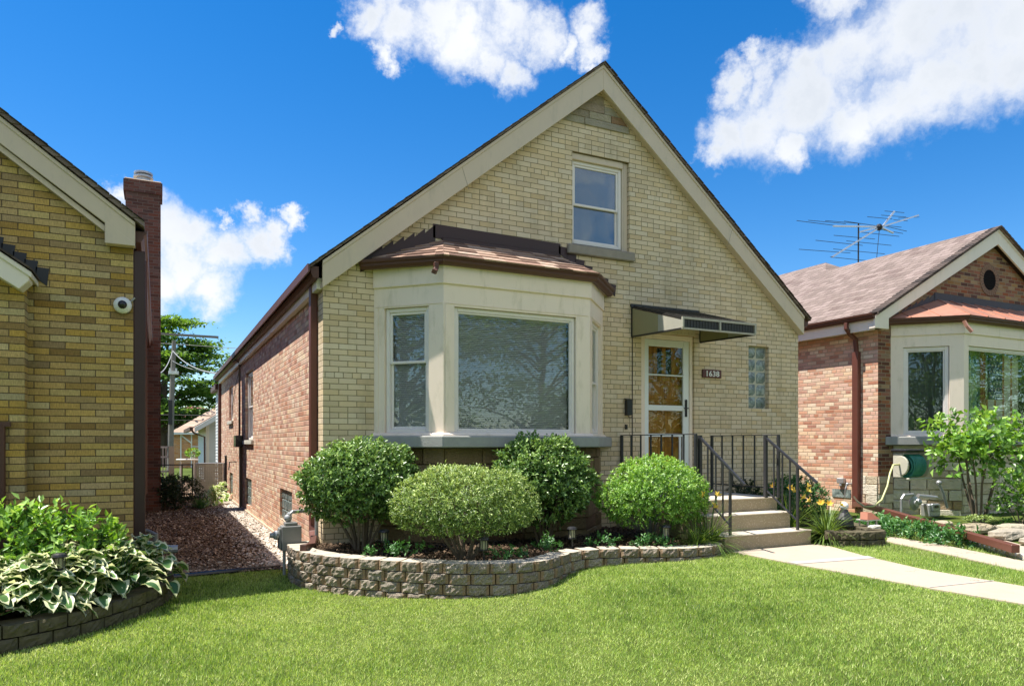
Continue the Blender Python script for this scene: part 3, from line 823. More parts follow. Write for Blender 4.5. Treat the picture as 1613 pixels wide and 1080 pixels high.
zb0, zb1 = 1.70, 3.225
BAY = bay(H1, A, B, C_, D, 1.69, 3.23, 3.46, 3.70,
          [[(.14, LB - .19, zb0 + .02, 3.215)], [(.135, LC - .205, zb0 + .005, 3.205)], [(.17, LD - .14, zb0 + .02, 3.215)]])
def pane_on(parent, p, q, a, b, c, d, **k):
    u = (q - p).normalized(); n = Vector((u.y, -u.x, 0)); X = frame_xf(p, u, n)
    return window(parent, X, a, b, c, d, -.035, **k)
w1 = pane_on(H1, A, B, .145, LB - .195, zb0 + .025, 3.21, kind='hung', blind=60, midz=2.57, name='bay_side_window')
w2 = pane_on(H1, B, C_, .14, LC - .21, zb0 + .01, 3.20, kind='fixed', blind=60, name='picture_window')
w3 = pane_on(H1, C_, D, .175, LD - .145, zb0 + .025, 3.21, kind='hung', blind=60, midz=2.42, name='bay_side_window')
room(w2, FW(), 2.0, 6.0, 1.0, 3.6, -.165, -4.0)
# corner mullion strips
ms = MB()
for p, q in ((A, B), (B, C_), (C_, D)):
    u = (q - p).normalized(); L = (q - p).length; n = Vector((u.y, -u.x, 0)); ms.x = frame_xf(p, u, n)
    ms.box(.02, .06, .001, .008, 1.73, 3.225); ms.box(.02, L - .02, .001, .007, 3.232, 3.238)
ms.x = None; ms.build('bay_joint_strip', 'trim_cream', BAY)
# gutter round the bay
g = MB(); og = .035
sweep_poly(g, [(2.20, .0, 3.665), (2.985 - .015, -.685, 3.665), (4.99 + .015, -.685, 3.665), (5.70, 0.0, 3.665)], GUT)
bg = g.build('gutter', 'gutter_brown', H1); bg['label'] = 'brown gutter around the bay window'
sp = MB(); sp.tube([(2.86, -.74, 3.67), (2.86, -.74, 3.60), (2.84, -.76, 3.56), (2.80, -.83, 3.54)], .036, 4); sp.build('gutter_spout', 'gutter_brown', bg, bevel=.004)
# hipped shingle roof over the bay
zr = 3.752; EL, E1, E2, ER = (2.13, 0, zr), (2.935, -.785, zr), (5.04, -.785, zr), (5.79, 0, zr); RL, RR = (3.22, -.01, 4.15), (4.83, -.01, 4.15)
rf = MB(); rf.add([EL, E1, E2, ER, RL, RR], [(0, 1, 4), (1, 2, 5, 4), (2, 3, 5), (0, 4, 5, 3), (3, 2, 1, 0)], 0, .2)
tabs(rf, E1, E2, RR, RL, 6, .26); tabs(rf, EL, E1, RL, RL, 6, .24); tabs(rf, E2, ER, RR, RR, 6, .24)
rf.tube([E1, RL], .012, 5, 0, True, .3); rf.tube([E2, RR], .012, 5, 0, True, .3)
rf.build('bay_roof', 'shingle_tab', BAY)
# stepped flashing let into the brick courses
def stepped(mb, x0, z0, x1, z1, xa, za, y, below, step=.0677):
    """saw-tooth strip: rises from (x0,z0) to (x1,z1) one course at a time"""
    n_ = max(2, int(round(abs(z1 - z0) / step))); s = 1 if x1 > x0 else -1
    for i in range(n_):
        a, b = i / n_, (i + 1) / n_
        xa_, xb_ = x0 + (x1 - x0) * a, x0 + (x1 - x0) * b; za_, zb_ = z0 + (z1 - z0) * a, z0 + (z1 - z0) * b
        mb.prism([(xa_, y, za_ - below), (xb_, y, zb_ - below)] + ([(xb_, y, zb_ + .035), (xa_, y, za_ - .02)] if s > 0 else [(xb_, y, zb_ - .015), (xa_ + .02, y, za_ + .045)]), (0, -.004, 0))
fl = MB()
stepped(fl, 2.17, 3.84, 3.12, 4.30, 0, 0, -.004, .2); stepped(fl, 5.82, 3.80, 4.90, 4.30, 0, 0, -.004, .12)
fl.prism([(3.09, -.004, 4.17), (4.93, -.004, 4.14), (4.93, -.004, 4.318), (3.09, -.004, 4.345)], (0, -.004, 0))
fl.build('flashing', 'flashing_brown', H1)
fs_ = MB(); fs_.box(3.20, 4.86, -.05, -.009, 4.13, 4.185); fs_.build('flashing_ridge', 'flashing_brown', BAY, bevel=.01)

# ------------------------------------------------------------------ entrance
dr = MB(); XF = FW(); dr.x = XF
dr.box(6.285, 6.37, -.14, -.03, .90, 3.205); dr.box(7.20, 7.255, -.14, -.03, .90, 3.205); dr.box(6.37, 7.20, -.14, -.03, 3.135, 3.205)
dr.build('door_casing', 'trim_cream', H1, bevel=.006)
wd = MB(); wd.x = XF
wd.box(6.372, 7.198, -.185, -.15, .93, 3.13)
for a, b in ((6.44, 6.76), (6.81, 7.13)):
    for c, d in ((1.05, 1.55), (1.62, 2.20), (2.26, 2.52)): wd.box(a, b, -.15, -.138, c, d)
for a in (6.372, 6.60, 6.76, 6.93, 7.10): wd.box(a, a + .075, -.15, -.14, 2.56, 3.10)
wdo = wd.build('front_door', 'wood_door', H1, bevel=.008)
lt = MB(); lt.x = XF
for a in (6.64, 6.82): lt.box(a, a + .115, -.149, -.143, 2.60, 3.02)
lt.build('door_light', 'plastic_black', wdo)
sd = MB(); sd.x = XF
y0, y1 = -.085, -.05
sd.box(6.374, 6.45, y0, y1, .93, 3.13); sd.box(7.09, 7.197, y0, y1, .93, 3.13); sd.box(6.45, 7.09, y0, y1, 3.03, 3.13)
sd.box(6.45, 7.09, y0, y1, 2.085, 2.165); sd.box(6.45, 7.09, y0, y1, .93, 1.10)
sd.box(6.45, 7.09, y0 + .01, y1 - .005, 2.60, 2.622); sd.box(6.45, 7.09, y0 + .01, y1 - .005, 1.70, 1.745)
sd.box(7.02, 7.055, y0 + .01, y1 - .002, 1.10, 1.70)
sdo = sd.build('storm_door', 'door_white', H1, bevel=.005)
gl = MB(); gl.x = XF
for c, d in ((2.622, 3.03), (2.165, 2.60), (1.745, 2.085), (1.10, 1.70)): gl.box(6.45, 7.09 if d > 1.7 else 7.02, -.070, -.067, c, d)
gl.build('pane', 'glass_door', sdo)
hd = MB(); hd.tube([(7.135, -.0 + .035, 2.0), (7.135, .035, 2.26)], .010, 8); hd.tube([(7.06, .0, 2.125), (7.15, .0, 2.125)], .008, 8)
hd.box(7.12, 7.15, .03, .05, 2.0, 2.25); hd.build('handle', 'black_metal', sdo)
# soldier course above the door
so = MB()
for i in range(15):
    x = 6.26 + i * .068; so.box(x + .004, x + .064, -.003, .02, 3.215, 3.41)
so.build('soldier_course', 'soldier_brick', H1, bevel=.003)

# awning over the door
aw = MB()
x0, x1 = 6.10, 7.36; yb, yf = -.012, -1.12; zbt, zbb, zft, zfb = 3.56, 3.125, 3.225, 3.09
aw.add([(x0, yb, zbt), (x1, yb, zbt), (x1, yf, zft), (x0, yf, zft), (x0, yb, zbt - .02), (x1, yb, zbt - .02), (x1, yf, zft - .02), (x0, yf, zft - .02)],
       [(3, 2, 1, 0), (4, 5, 6, 7), (0, 1, 5, 4), (3, 7, 6, 2), (0, 4, 7, 3), (1, 2, 6, 5)])
for i in range(9):   # raised ribs of the roof sheet
    x = x0 + .03 + i * (x1 - x0 - .1) / 8
    aw.prism([(x, yb, zbt + .001), (x + .04, yb, zbt + .001), (x + .04, yf, zft + .001), (x, yf, zft + .001)], (0, 0, .018))
AW = aw.build('awning', 'awning_black', H1)
ym = -.62
zt = lambda y: zbt + (zft - zbt) * (y - yb) / (yf - yb) - .025; zl = lambda y: zbb + (zfb - zbb) * (y - yb) / (yf - yb)
for x in (x0, x1 - .012):
    sp = MB()
    sp.prism([(x, yb, zl(yb)), (x, ym, zl(ym)), (x, ym, zt(ym)), (x, yb, zt(yb))], (.012, 0, 0), 0)
    sp.prism([(x, ym, zl(ym)), (x, yf, zl(yf)), (x, yf, zt(yf)), (x, ym, zt(ym))], (.012, 0, 0), 1)
    xx = x - .008 if x == x0 else x - .002
    sp.tube([(xx + .01, yb - .01, zbb), (xx + .01, yf, zfb)], .016, 4, 2)
    sp.tube([(xx + .01, yb - .012, zbb), (xx + .01, yb - .012, zbt)], .016, 4, 2)
    sp.build('awning_side', ['awning_tan', 'awning_white', 'awning_black'], AW)
fr = MB()
fr.box(x0 - .01, x1 + .01, yf - .025, yf, zft - .012, zft + .016, 0); fr.box(x0 - .01, x1 + .01, yf - .018, yf, zfb - .008, zfb + .014, 0)
for x in (x0 - .012, 6.71, x1 - .02): fr.box(x, x + .024, yf - .03, yf, zfb + .014, zft - .012, 0)
fr.box(x0 + .03, x1 - .03, yf - .008, yf - .002, zfb + .014, zft - .012, 1)
for i in range(24):
    x = x0 + .03 + i * .05
    fr.box(x, x + .02, yf - .013, yf - .008, zfb + .014, zft - .012, 1)
fr.build('awning_fascia', ['awning_white', 'awning_black'], AW)
fbk = MB(); fbk.box(x0 - .02, x1 - .02, -.03, -.004, 3.555, 3.60); fbk.build('awning_flashing', 'awning_black', AW, bevel=.004)

# house number plaque
pl = MB(); pl.box(7.405, 7.765, -.028, -.004, 2.597, 2.722)
for i in range(7):
    for x in (7.395, 7.757): pl.box(x, x + .016, -.026, -.006, 2.602 + i * .0165, 2.612 + i * .0165)
PL = pl.build('number_plaque', 'sign_brown', H1, bevel=.003)
for i, ch in enumerate('1638'):
    cu = bpy.data.curves.new('digit', 'FONT'); cu.body = ch; cu.size = .115; cu.extrude = .004; cu.align_x = 'CENTER'; cu.offset = .002
    to = bpy.data.objects.new('tmp', cu); me = bpy.data.meshes.new_from_object(to); bpy.data.objects.remove(to)
    me.transform(Matrix.Translation((7.478 + i * .070, -.031, 2.620)) @ Matrix.Rotation(R(90), 4, 'X') @ Matrix.Diagonal((1.15, 1, 1, 1)))
    me.materials.clear(); me.materials.append(MATS['digit_white'])
    o = bpy.data.objects.new('digit', me); COL.objects.link(o); adopt(o, PL)
mx = MB(); mx.box(5.985, 6.075, -.075, -.004, 2.0, 2.215); mx.prism([(5.98, -.08, 2.215), (6.08, -.08, 2.215), (6.08, -.004, 2.235), (5.98, -.004, 2.235)], (0, 0, .008)); mx.tube([(6.0, -.07, 1.99), (6.0, -.09, 1.97), (6.06, -.09, 1.97), (6.06, -.07, 1.99)], .006, 6)
mx.build('mailbox', 'black_metal', H1, bevel=.006)
cw_ = MB(); cw_.tube([(6.115, -.012, .92), (6.115, -.012, 3.12)], .006, 5); cw_.build('door_cable', 'wire_black', H1)
lc = MB(); lc.box(5.99, 6.02, -.03, -.004, 1.80, 1.87); lc.tube([(5.99, -.02, 1.84), (5.975, -.06, 1.83)], .008, 6); lc.build('gate_latch', 'black_metal', H1)

# ================================================================== PORCH
PS = empty('porch_steps', (6.5, -1.1, .34), 'concrete front steps and landing with black iron railings below the white storm door', 'steps')
pr = MB()
pr.box(5.84, 7.28, -1.60, -.005, 0, .896, 0); pr.box(5.86, 7.23, -1.86, -1.60, 0, .727, 0); pr.box(5.86, 7.26, -2.16, -1.86, 0, .527, 0)
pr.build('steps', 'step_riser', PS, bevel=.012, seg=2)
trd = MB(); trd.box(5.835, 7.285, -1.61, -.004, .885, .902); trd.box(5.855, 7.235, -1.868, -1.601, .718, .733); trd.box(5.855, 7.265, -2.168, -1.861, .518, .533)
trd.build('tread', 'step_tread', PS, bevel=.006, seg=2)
def railing(name, x, ys, ztop, zbot, zfloor, thick=()):
    r = MB()
    r.box(x - .016, x + .016, min(ys) - .016, max(ys) + .016, ztop - .012, ztop)
    ro = r.build(name, 'rail_paint', PS, bevel=.002)
    r = MB(); r.box(x - .012, x + .012, min(ys), max(ys), zbot - .008, zbot + .008); r.build('lower_rail', 'rail_paint', ro)
    for i, y in enumerate(ys):
        b = MB(); e = .016 if i in thick else .0085
        b.box(x - e, x + e, y - e, y + e, zfloor if (i in thick) else zbot + .008, ztop - .012)
        b.build('post' if i in thick else 'baluster', 'rail_paint', ro)
    return ro
railing('railing', 5.92, [-.03 - .223 * i for i in range(8)], 1.72, 1.02, .90, (0, 7))
railing('railing', 7.2, [-.45 - .207 * i for i in range(7)], 1.715, 1.02, .90, (0, 6))
def handrail(x, ye):
    y0 = -1.60; y1 = ye; r = MB()
    zA, zB = 1.665, 1.165
    r.tube([(x, y0 - .0, zA + .01), (x, y1, zB), (x, y1 - .05, zB - .035)], .019, 4)
    zl = lambda y: zA + (zB - zA) * (y - y0) / (y1 - y0)
    r.tube([(x, y0, 1.0), (x, -2.10, .66)], .011, 4)
    ro = r.build('handrail', 'rail_paint', PS)
    for i, (y, e) in enumerate(((-1.60, .02), (-1.74, .008), (-1.88, .008), (-2.0, .008), (-2.12, .013))):
        b = MB(); zb = .90 if i == 0 else (.53 if i == 4 else 1.0 + (y + 1.6) * .68)
        b.box(x - e, x + e, y - e, y + e, zb, (1.70 if i == 0 else zl(y) - .01)); b.build('baluster' if 0 < i < 4 else 'post', 'rail_paint', ro)
handrail(5.98, -2.30); handrail(7.07, -2.36)

# ================================================================== LEFT HOUSE
H2 = empty('brick_house', (-4.0, 6.5, .09), 'golden brick house at the left edge with a beige gable board and tall red chimney', 'house')
w = MB(); LX, RX = -7.8, -.227; AX = -4.02
wall_holes(w, [(LX, -.3), (RX, -.3), (RX, 3.66), (AX, 6.5), (LX, 3.66)], [], (0, 0, 0), (1, 0, 0), (0, -1, 0), .15)
w.add([(RX, 0, -.3), (RX, .10, -.3), (RX, .10, 3.66), (RX, 0, 3.66)], [(0, 1, 2, 3)])
w.build('front_wall', 'brick_golden', H2)
w = MB(); w.add([(RX, .10, -.3), (RX, 14, -.3), (RX, 14, 3.66), (RX, .10, 3.66)], [(0, 1, 2, 3)])
w.add([(LX, 14, -.3), (RX, 14, -.3), (RX, 14, 3.66), (AX, 14, 6.5), (LX, 14, 3.66)], [(4, 3, 2, 1, 0)])
w.add([(LX, 0, -.3), (LX, 14, -.3), (LX, 14, 3.66), (LX, 0, 3.66)], [(3, 2, 1, 0)])
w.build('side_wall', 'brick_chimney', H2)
gable_roof(H2, -7.95, -.12, AX, 3.885, 6.79, -.16, 14.1, 'shingle_brown')
rake(H2, -.206, 3.88, AX, 6.74, .27, -.12, low=3.64)
rake(H2, LX, 3.88, AX - .0002, 6.74, .27, -.12)
rb = MB(); rb.prism([(-.48, -.122, 3.636), (-.207, -.122, 3.636), (-.207, -.122, 3.66), (-.48, -.122, 3.87)], (0, .12, 0)); rb.build('eave_return', 'rake_beige', H2, bevel=.004)
sf = MB(); sf.prism([(-.48, -.084, 3.76), (AX, -.084, 6.42), (AX, -.084, 6.48), (-.48, -.084, 3.82)], (0, .082, 0)); sf.build('soffit', 'rake_beige', H2)
sa = MB()
for x, a, b in ((-1.9, 4.53, 4.62), (-1.45, 4.53, 4.62)): pass
g = MB(); sweep_poly(g, [(-.205, -.05, 3.70), (-.205, 14.1, 3.70)], [(p, q * 1.3) for p, q in GUT]); g.build('gutter', 'gutter_brown', H2)
ds = MB(); ds.box(-.222, -.115, .004, .10, .2, 3.62); ds.build('downspout', 'flashing_brown', H2, bevel=.006, label='very dark brown downspout at the front corner')
ds = MB(); ds.box(-.222, -.11, 1.0, 1.1, 1.0, 3.75); ds.build('downspout', 'downspout_brown', H2, bevel=.006)
cv = MB(); cv.tube([(-.20, .55, .75), (-.20, .55, 3.0), (-.20, .6, 3.3)], .014, 6); cv.ball((-.19, .55, .8), .05, sc=(.6, 1, 1.3)); cv.ball((-.19, .6, 2.6), .05, sc=(.6, 1, 1.3)); cv.build('cable_conduit', 'plastic_beige', H2)
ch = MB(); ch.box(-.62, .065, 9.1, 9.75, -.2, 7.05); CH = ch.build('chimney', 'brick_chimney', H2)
cc = MB(); cc.box(-.66, .10, 9.06, 9.79, 7.05, 7.30); cc.build('chimney_cap', 'brick_chimney', CH)
cp = MB(); cp.prism([(-.64, 9.08, 7.30), (.08, 9.08, 7.30), (.08, 9.77, 7.30), (-.64, 9.77, 7.30)], (0, 0, .04)); cp.build('chimney_crown', 'foundation', CH, bevel=.015)
fl_ = MB(); fl_.lathe((-.28, 9.42, 7.34), [(.14, 0), (.14, .12), (.20, .13), (.20, .16), (.13, .17), (.13, .20), (.19, .21), (.19, .25), (.06, .29)], 18)
fl_.build('flue_cap', 'galvanised', CH)
# projecting front bay at the frame edge with its own small eave
vb = MB(); vb.add([(-1.146, -.226, -.3), (-1.146, .01, -.3), (-1.146, .01, 3.15), (-1.146, -.226, 3.15)], [(0, 1, 2, 3)])
vb.add([(-3.6, -.226, -.3), (-1.146, -.226, -.3), (-1.146, -.226, 3.15), (-3.6, -.226, 3.15)], [(0, 1, 2, 3)])
VB = vb.build('front_bay', 'brick_golden', H2)
vc = MB()
vc.prism([(-1.08, -.45, 3.18), (-1.08, -.45, 3.125), (-1.16, -.45, 3.04), (-3.2, -.45, 4.35), (-3.2, -.45, 4.62)], (0, .22, 0))
vc.prism([(-1.06, -.47, 3.205), (-1.06, -.47, 3.15), (-3.2, -.47, 4.60), (-3.2, -.47, 4.66)], (0, .46, 0))
vc.build('bay_cornice', 'trim_white', VB, bevel=.006)
vr = MB(); vr.prism([(-1.05, -.49, 3.215), (-3.2, -.49, 4.665), (-3.2, -.49, 4.69), (-1.05, -.49, 3.235)], (0, .485, 0)); vr.build('bay_roof', 'shingle_dark', VB)
fl = MB(); stepped(fl, -.99, 3.30, -2.4, 4.30, 0, 0, -.004, .13); fl.build('flashing', 'black_metal', H2)
pp = MB(); pp.tube([(-1.32, -.27, .2), (-1.32, -.27, 1.78)], .03, 8); pp.tube([(-1.36, -.27, 1.78), (-1.25, -.27, 1.78)], .03, 4); pp.build('handrail', 'gutter_brown', H2)

# security camera under the eave corner of the left house
SCM = empty('security_camera', (-.324, -.02, 3.03), 'white dome security camera on the golden brick wall beside the dark downspout', 'camera')



def disc_y(mb, c, prof, n=20, mi=0):
    vs = []
    for r, y in prof:
        for j in range(n):
            q = 2 * math.pi * j / n; vs.append((c[0] + r * math.cos(q), c[1] - y, c[2] + r * math.sin(q)))
    k = len(prof); fs = [(i * n + j, i * n + (j + 1) % n, (i + 1) * n + (j + 1) % n, (i + 1) * n + j) for i in range(k - 1) for j in range(n)]
    fs += [tuple(range(n - 1, -1, -1)), tuple((k - 1) * n + j for j in range(n))]
    mb.add(vs, fs, mi)
a = MB(); disc_y(a, (-.324, 0, 3.03), [(.085, .002), (.085, .045), (.075, .06), (.05, .075), (.047, .078)]); a.build('housing', 'plastic_white', SCM, smooth=True)
a = MB(); a.ball((-.324, -.075, 3.03), .044, 14, 8); a.build('lens', 'plastic_black', SCM, smooth=True)
a = MB(); a.tube([(-.25, -.008, 3.08), (-.21, -.008, 3.12)], .01, 6); a.build('cable', 'wire_grey', SCM)

# gas pipes beside the left house
GP = empty('gas_valve', (-.05, .2, .1), 'grey gas pipe and valve on the shaded mulch beside the golden brick house', 'gas valve')
a = MB(); y_ = .25
a.tube([(-.22, y_ + .1, .66), (-.10, y_ + .1, .64), (-.02, y_ + .05, .60)], .022, 8); a.tube([(-.02, y_, .05), (-.02, y_, .62)], .03, 8); a.tube([(-.02, y_, .45), (.10, y_, .44), (.16, y_, .44)], .026, 8)
a.build('pipe', 'meter_grey', GP, smooth=False)
a = MB(); a.ball((.10, y_, .44), .06, 10, 6, (1.1, .9, .8)); a.tube([(.12, y_ - .02, .44), (.20, y_ - .02, .44)], .045, 10); a.build('regulator', 'grey_metal', GP)

# ================================================================== RIGHT HOUSE
H3 = empty('brick_house', (14.7, 6.0, .34), 'red brown brick house on the right with pale shingle roof and copper bay roof', 'house')
X0 = 11.383; X1 = 18.05; XA = 14.71
w = MB(); wall_holes(w, [(X0, -.3), (X1, -.3), (X1, 3.66), (XA, 5.50), (X0, 3.66)], [rect(12.3, 17.0, 1.7, 3.4)], (0, 0, 0), (1, 0, 0), (0, -1, 0), .1)
w.build('front_wall', 'brick_brown', H3)
w = MB(); SXR = frame_xf((X0, 0, 0), (0, 1, 0), (-1, 0, 0))
wall_holes(w, [(0, -.3), (12.5, -.3), (12.5, 3.66), (0, 3.66)], [], (X0, 0, 0), (0, 1, 0), (-1, 0, 0), .1)
w.build('side_wall', 'brick_red', H3)
st = MB(); stones(st, SXR, 0.0, .30, .2, 1.02, 5, .12, .3, .0, (.01, .03)); stones(st, FW(), X0, 11.76, .2, 1.02, 5, .15, .36, 0, (.01, .03))
st.build('corner_stone', 'ashlar_lime', H3)
# roof
ro = MB(); ze, zc = 3.86, 5.83; y0, y1 = -.17, 3.4
for s in (1, -1):
    xe = 11.14 if s > 0 else 18.28
    q = [(xe, y0, ze), (XA, y0, zc), (XA, y1 + 1.6, zc), (xe, y1 + 1.6, ze)]
    ro.prism(q if s > 0 else q[::-1], (0, 0, -.05))
# rear hip block
pk = (16.0, 5.0, 6.42)
ro.add([(11.16, .9 + .0, ze + .004), (20.9, .9, ze + .004), pk, (16.0, 9.5, 6.42), (11.16, 13.5, ze + .004), (20.9, 13.5, ze + .004)],
       [(0, 1, 2), (0, 2, 3, 4), (1, 5, 3, 2), (4, 3, 5)])
ro.build('roof', 'shingle_brown', H3)
ed = MB()
for xe in (11.14, 18.28):
    nn_ = 34
    for i in range(nn_):
        p = Vector((xe, y0, ze)).lerp(Vector((XA, y0, zc)), i / nn_); q = Vector((xe, y0, ze)).lerp(Vector((XA, y0, zc)), (i + .96) / nn_)
        ed.prism([p + Vector((0, -.02, -.03)), q + Vector((0, -.02, -.03)), q + Vector((0, -.02, .006)), p + Vector((0, -.02, .018))], (0, .2, 0))
ed.build('shingle_edge', 'shingle_dark', H3)
vt = MB(); vt.box(13.3, 13.75, 7.6, 8.0, 5.0, 5.62); vt.build('roof_vent', 'shingle_brown', H3)
rake(H3, 11.14, 3.80, XA, 5.78, .27, -.125, mname='trim_white', low=3.60)
rake(H3, 18.28, 3.80, XA + .0002, 5.78, .27, -.125, mname='trim_white')
rb = MB(); rb.prism([(11.142, -.127, 3.60), (11.50, -.127, 3.60), (11.50, -.127, 3.84), (11.142, -.127, 3.66)], (0, .125, 0)); rb.build('eave_return', 'trim_white', H3, bevel=.004)
sf = MB(); sf.box(11.17, X0, -.09, 12.5, 3.60, 3.66); sf.box(11.165, 11.185, -.09, 12.5, 3.58, 3.80); sf.build('soffit', 'trim_white', H3)
g = MB(); sweep_poly(g, [(11.165, 12.5, 3.76), (11.165, -.12, 3.76)], GUT)
g.build('gutter', 'gutter_brown', H3)
ds = MB(); ds.tube([(11.10, .42, 3.76), (11.10, .42, 3.66), (11.20, .42, 3.56), (11.31, .40, 3.48), (11.335, .40, 3.25)], .045, 4); ds.box(11.29, X0 - .003, .34, .46, .42, 3.25)
ds.build('downspout', 'downspout_brown', H3, bevel=.005)
# round louvred vent
rv = MB()
for i in range(28):
    q = 2 * math.pi * i / 28; q2 = q + 2 * math.pi / 28 * .88
    P_ = [(14.63 + r * math.cos(t_), -.012, 4.80 + r * math.sin(t_)) for r, t_ in ((.20, q), (.31, q), (.31, q2), (.20, q2))]
    rv.prism(P_, (0, .05, 0))
RVv = rv.build('vent_ring', 'ring_brown', H3, bevel=.004)
lv = MB(); disc_y(lv, (14.63, 0, 4.80), [(.205, .001), (.205, .004)], 28)
for i in range(7):
    z = 4.64 + i * .052; hw = math.sqrt(max(.001, .2 ** 2 - (z - 4.8) ** 2)); lv.prism([(14.63 - hw, -.010, z), (14.63 + hw, -.010, z), (14.63 + hw, -.006, z + .03), (14.63 - hw, -.006, z + .03)], (0, .004, 0))
lv.build('louvre', 'vent_black', RVv)
# bay of the right house
A3, B3, C3, D3 = Vector((11.72, 0, 0)), Vector((12.53, -.80, 0)), Vector((16.9, -.80, 0)), Vector((17.7, 0, 0))
L3 = (B3 - A3).length; M3 = (C3 - B3).length
BAY3 = bay(H3, A3, B3, C3, D3, 1.72, 3.32, 3.50, 3.70, [[(.20, L3 - .22, 1.74, 3.30)], [(.13, 2.1, 1.74, 3.30), (2.25, M3 - .13, 1.74, 3.30)], [(.2, L3 - .2, 1.74, 3.30)]], trim='trim_cream', base='ashlar_lime', basez=.25, sill_h=.15)
wa = pane_on(H3, A3, B3, .205, L3 - .225, 1.745, 3.295, kind='fixed', glass='glass', fw=.06, name='bay_side_window')
wb = pane_on(H3, B3, C3, .135, 2.095, 1.745, 3.295, kind='fixed', glass='glass_clear', name='picture_window')
wc = pane_on(H3, B3, C3, 2.255, M3 - .135, 1.745, 3.295, kind='fixed', glass='glass', name='picture_window')
wd_ = pane_on(H3, C3, D3, .205, L3 - .205, 1.745, 3.295, kind='fixed', glass='glass', name='bay_side_window')
room(wb, FW(), 11.8, 17.6, 1.2, 3.6, -.12, -3.5)
# curtains and hanging flag behind the panes
ct = MB(); pts = []
def drape(mb, p, q, z0, z1, amp=.03, n_=40, per=.12):
    p, q = Vector(p), Vector(q); u = (q - p).normalized(); nn_ = Vector((u.y, -u.x, 0)); L = (q - p).length; vs = []
    for i in range(n_ + 1):
        s_ = L * i / n_; o_ = nn_ * amp * math.sin(s_ / per * 6.28)
        b = p + u * s_ + o_; vs += [(b.x, b.y, z0), (b.x, b.y, z1)]
    mb.add(vs, [(2 * i, 2 * i + 2, 2 * i + 3, 2 * i + 1) for i in range(n_)])
drape(ct, (11.95, -.02, 0), (12.50, -.56, 0), 1.75, 3.28); ct.build('curtain', 'curtain_grey', wa)
ct = MB(); drape(ct, (13.33, -.60, 0), (13.46, -.60, 0), 1.76, 3.28, .02, 14, .06); ct.build('curtain', 'flag_red', wb)
ct = MB(); drape(ct, (12.72, -.55, 0), (14.55, -.55, 0), 1.76, 3.28, .035, 90, .16); ct.build('curtain', 'curtain_pale', wb, label='pale green and white patterned sheer curtain')
FLG = empty('flag', (13.8, -.62, 2.5), 'flag with white stars and stripes hanging behind the glass of the right bay window', 'flag')
f_ = MB()
f_.box(13.58, 13.98, -.605, -.60, 2.40, 3.22); f_.build('star_field', 'flag_blue', FLG)
f_ = MB(); sk = 0
for r_ in range(7):
    for c__ in range(4):
        cx, cz = 13.64 + c__ * .095 + (.045 if r_ % 2 else 0), 2.47 + r_ * .11
        if cx > 13.96: continue
        P_ = []
        for k in range(10):
            rr = .030 if k % 2 == 0 else .013; q = math.pi / 2 + k * math.pi / 5
            P_.append((cx + rr * math.cos(q), -.607, cz + rr * math.sin(q)))
        f_.prism(P_, (0, -.002, 0))
so_ = f_.build('star', 'flag_white', FLG); so_['kind'] = 'stuff'
f_ = MB()
for i in range(8): f_.box(13.50 + i * .125, 13.56 + i * .125, -.600, -.596, 1.76, 2.40 if 13.5 + i * .125 < 13.95 else 3.22, i % 2)
for i in range(8): f_.box(13.56 + i * .125, 13.625 + i * .125, -.600, -.596, 1.76, 2.40 if 13.5 + i * .125 < 13.95 else 3.22, 1)
f_.build('stripes', ['flag_red', 'flag_white'], FLG)
# copper roof of the right bay
zr = 3.80; P0, P1, P2, P3, Q0, Q1 = (11.50, 0, zr), (12.47, -.95, zr), (16.96, -.95, zr), (17.9, 0, zr), (13.04, -.01, 4.27), (16.4, -.01, 4.27)
cr = MB(); cr.add([P0, P1, P2, P3, Q0, Q1], [(0, 1, 4), (1, 2, 5, 4), (2, 3, 5), (3, 2, 1, 0)])
def rib(p, q): cr.tube([p, q], .014, 4)
rib(P1, Q0); rib(P2, Q1)
for i in range(1, 9):
    t_ = i / 9; rib(Vector(P1).lerp(Vector(P2), t_) + Vector((0, 0, .008)), Vector(Q0).lerp(Vector(Q1), t_) + Vector((0, 0, .008)))
for i in range(1, 3):
    t_ = i / 3; rib(Vector(P0).lerp(Vector(P1), t_), Vector(P0).lerp(Vector(Q0), t_))
cr.build('bay_roof', 'copper_sheet', BAY3)
g = MB(); sweep_poly(g, [(11.62, 0, 3.69), (12.51, -.84, 3.69), (16.92, -.84, 3.69), (17.8, 0, 3.69)], GUT); gg = g.build('gutter', 'gutter_brown', H3)
sp = MB(); sp.tube([(12.40, -.88, 3.70), (12.42, -.92, 3.60), (12.46, -.98, 3.50)], .032, 4); sp.build('gutter_spout', 'copper_sheet', gg)
fl = MB(); stepped(fl, 11.75, 3.86, 12.95, 4.36, 0, 0, -.004, .1); fl.prism([(12.93, -.004, 4.22), (16.5, -.004, 4.22), (16.5, -.004, 4.40), (12.93, -.004, 4.40)], (0, -.004, 0)); fl.build('flashing', 'flashing_brown', H3)
# vent hood, hose bib light, basement window on the side wall
bw = MB(); bw.box(X0 - .012, X0 - .002, .55, .95, .60, .75); bw.build('basement_window', 'glass_block', H3)
vh = MB(); vh.box(X0 - .08, X0, .66, .80, .86, .96); vh.tube([(X0 - .05, .73, .86), (X0 - .06, .73, .81)], .03, 8); vh.build('vent_hood', 'galvanised', H3, bevel=.01)
fd = MB(); fd.tube([(X0, .53, .86), (X0 - .10, .53, .86)], .018, 8); fd.ball((X0 - .12, .53, .86), .03); fd.tube([(X0 - .13, .53, .86), (X0 - .17, .53, .78), (X0 - .17, .55, .62)], .012, 6); fd.build('faucet', 'galvanised', H3)

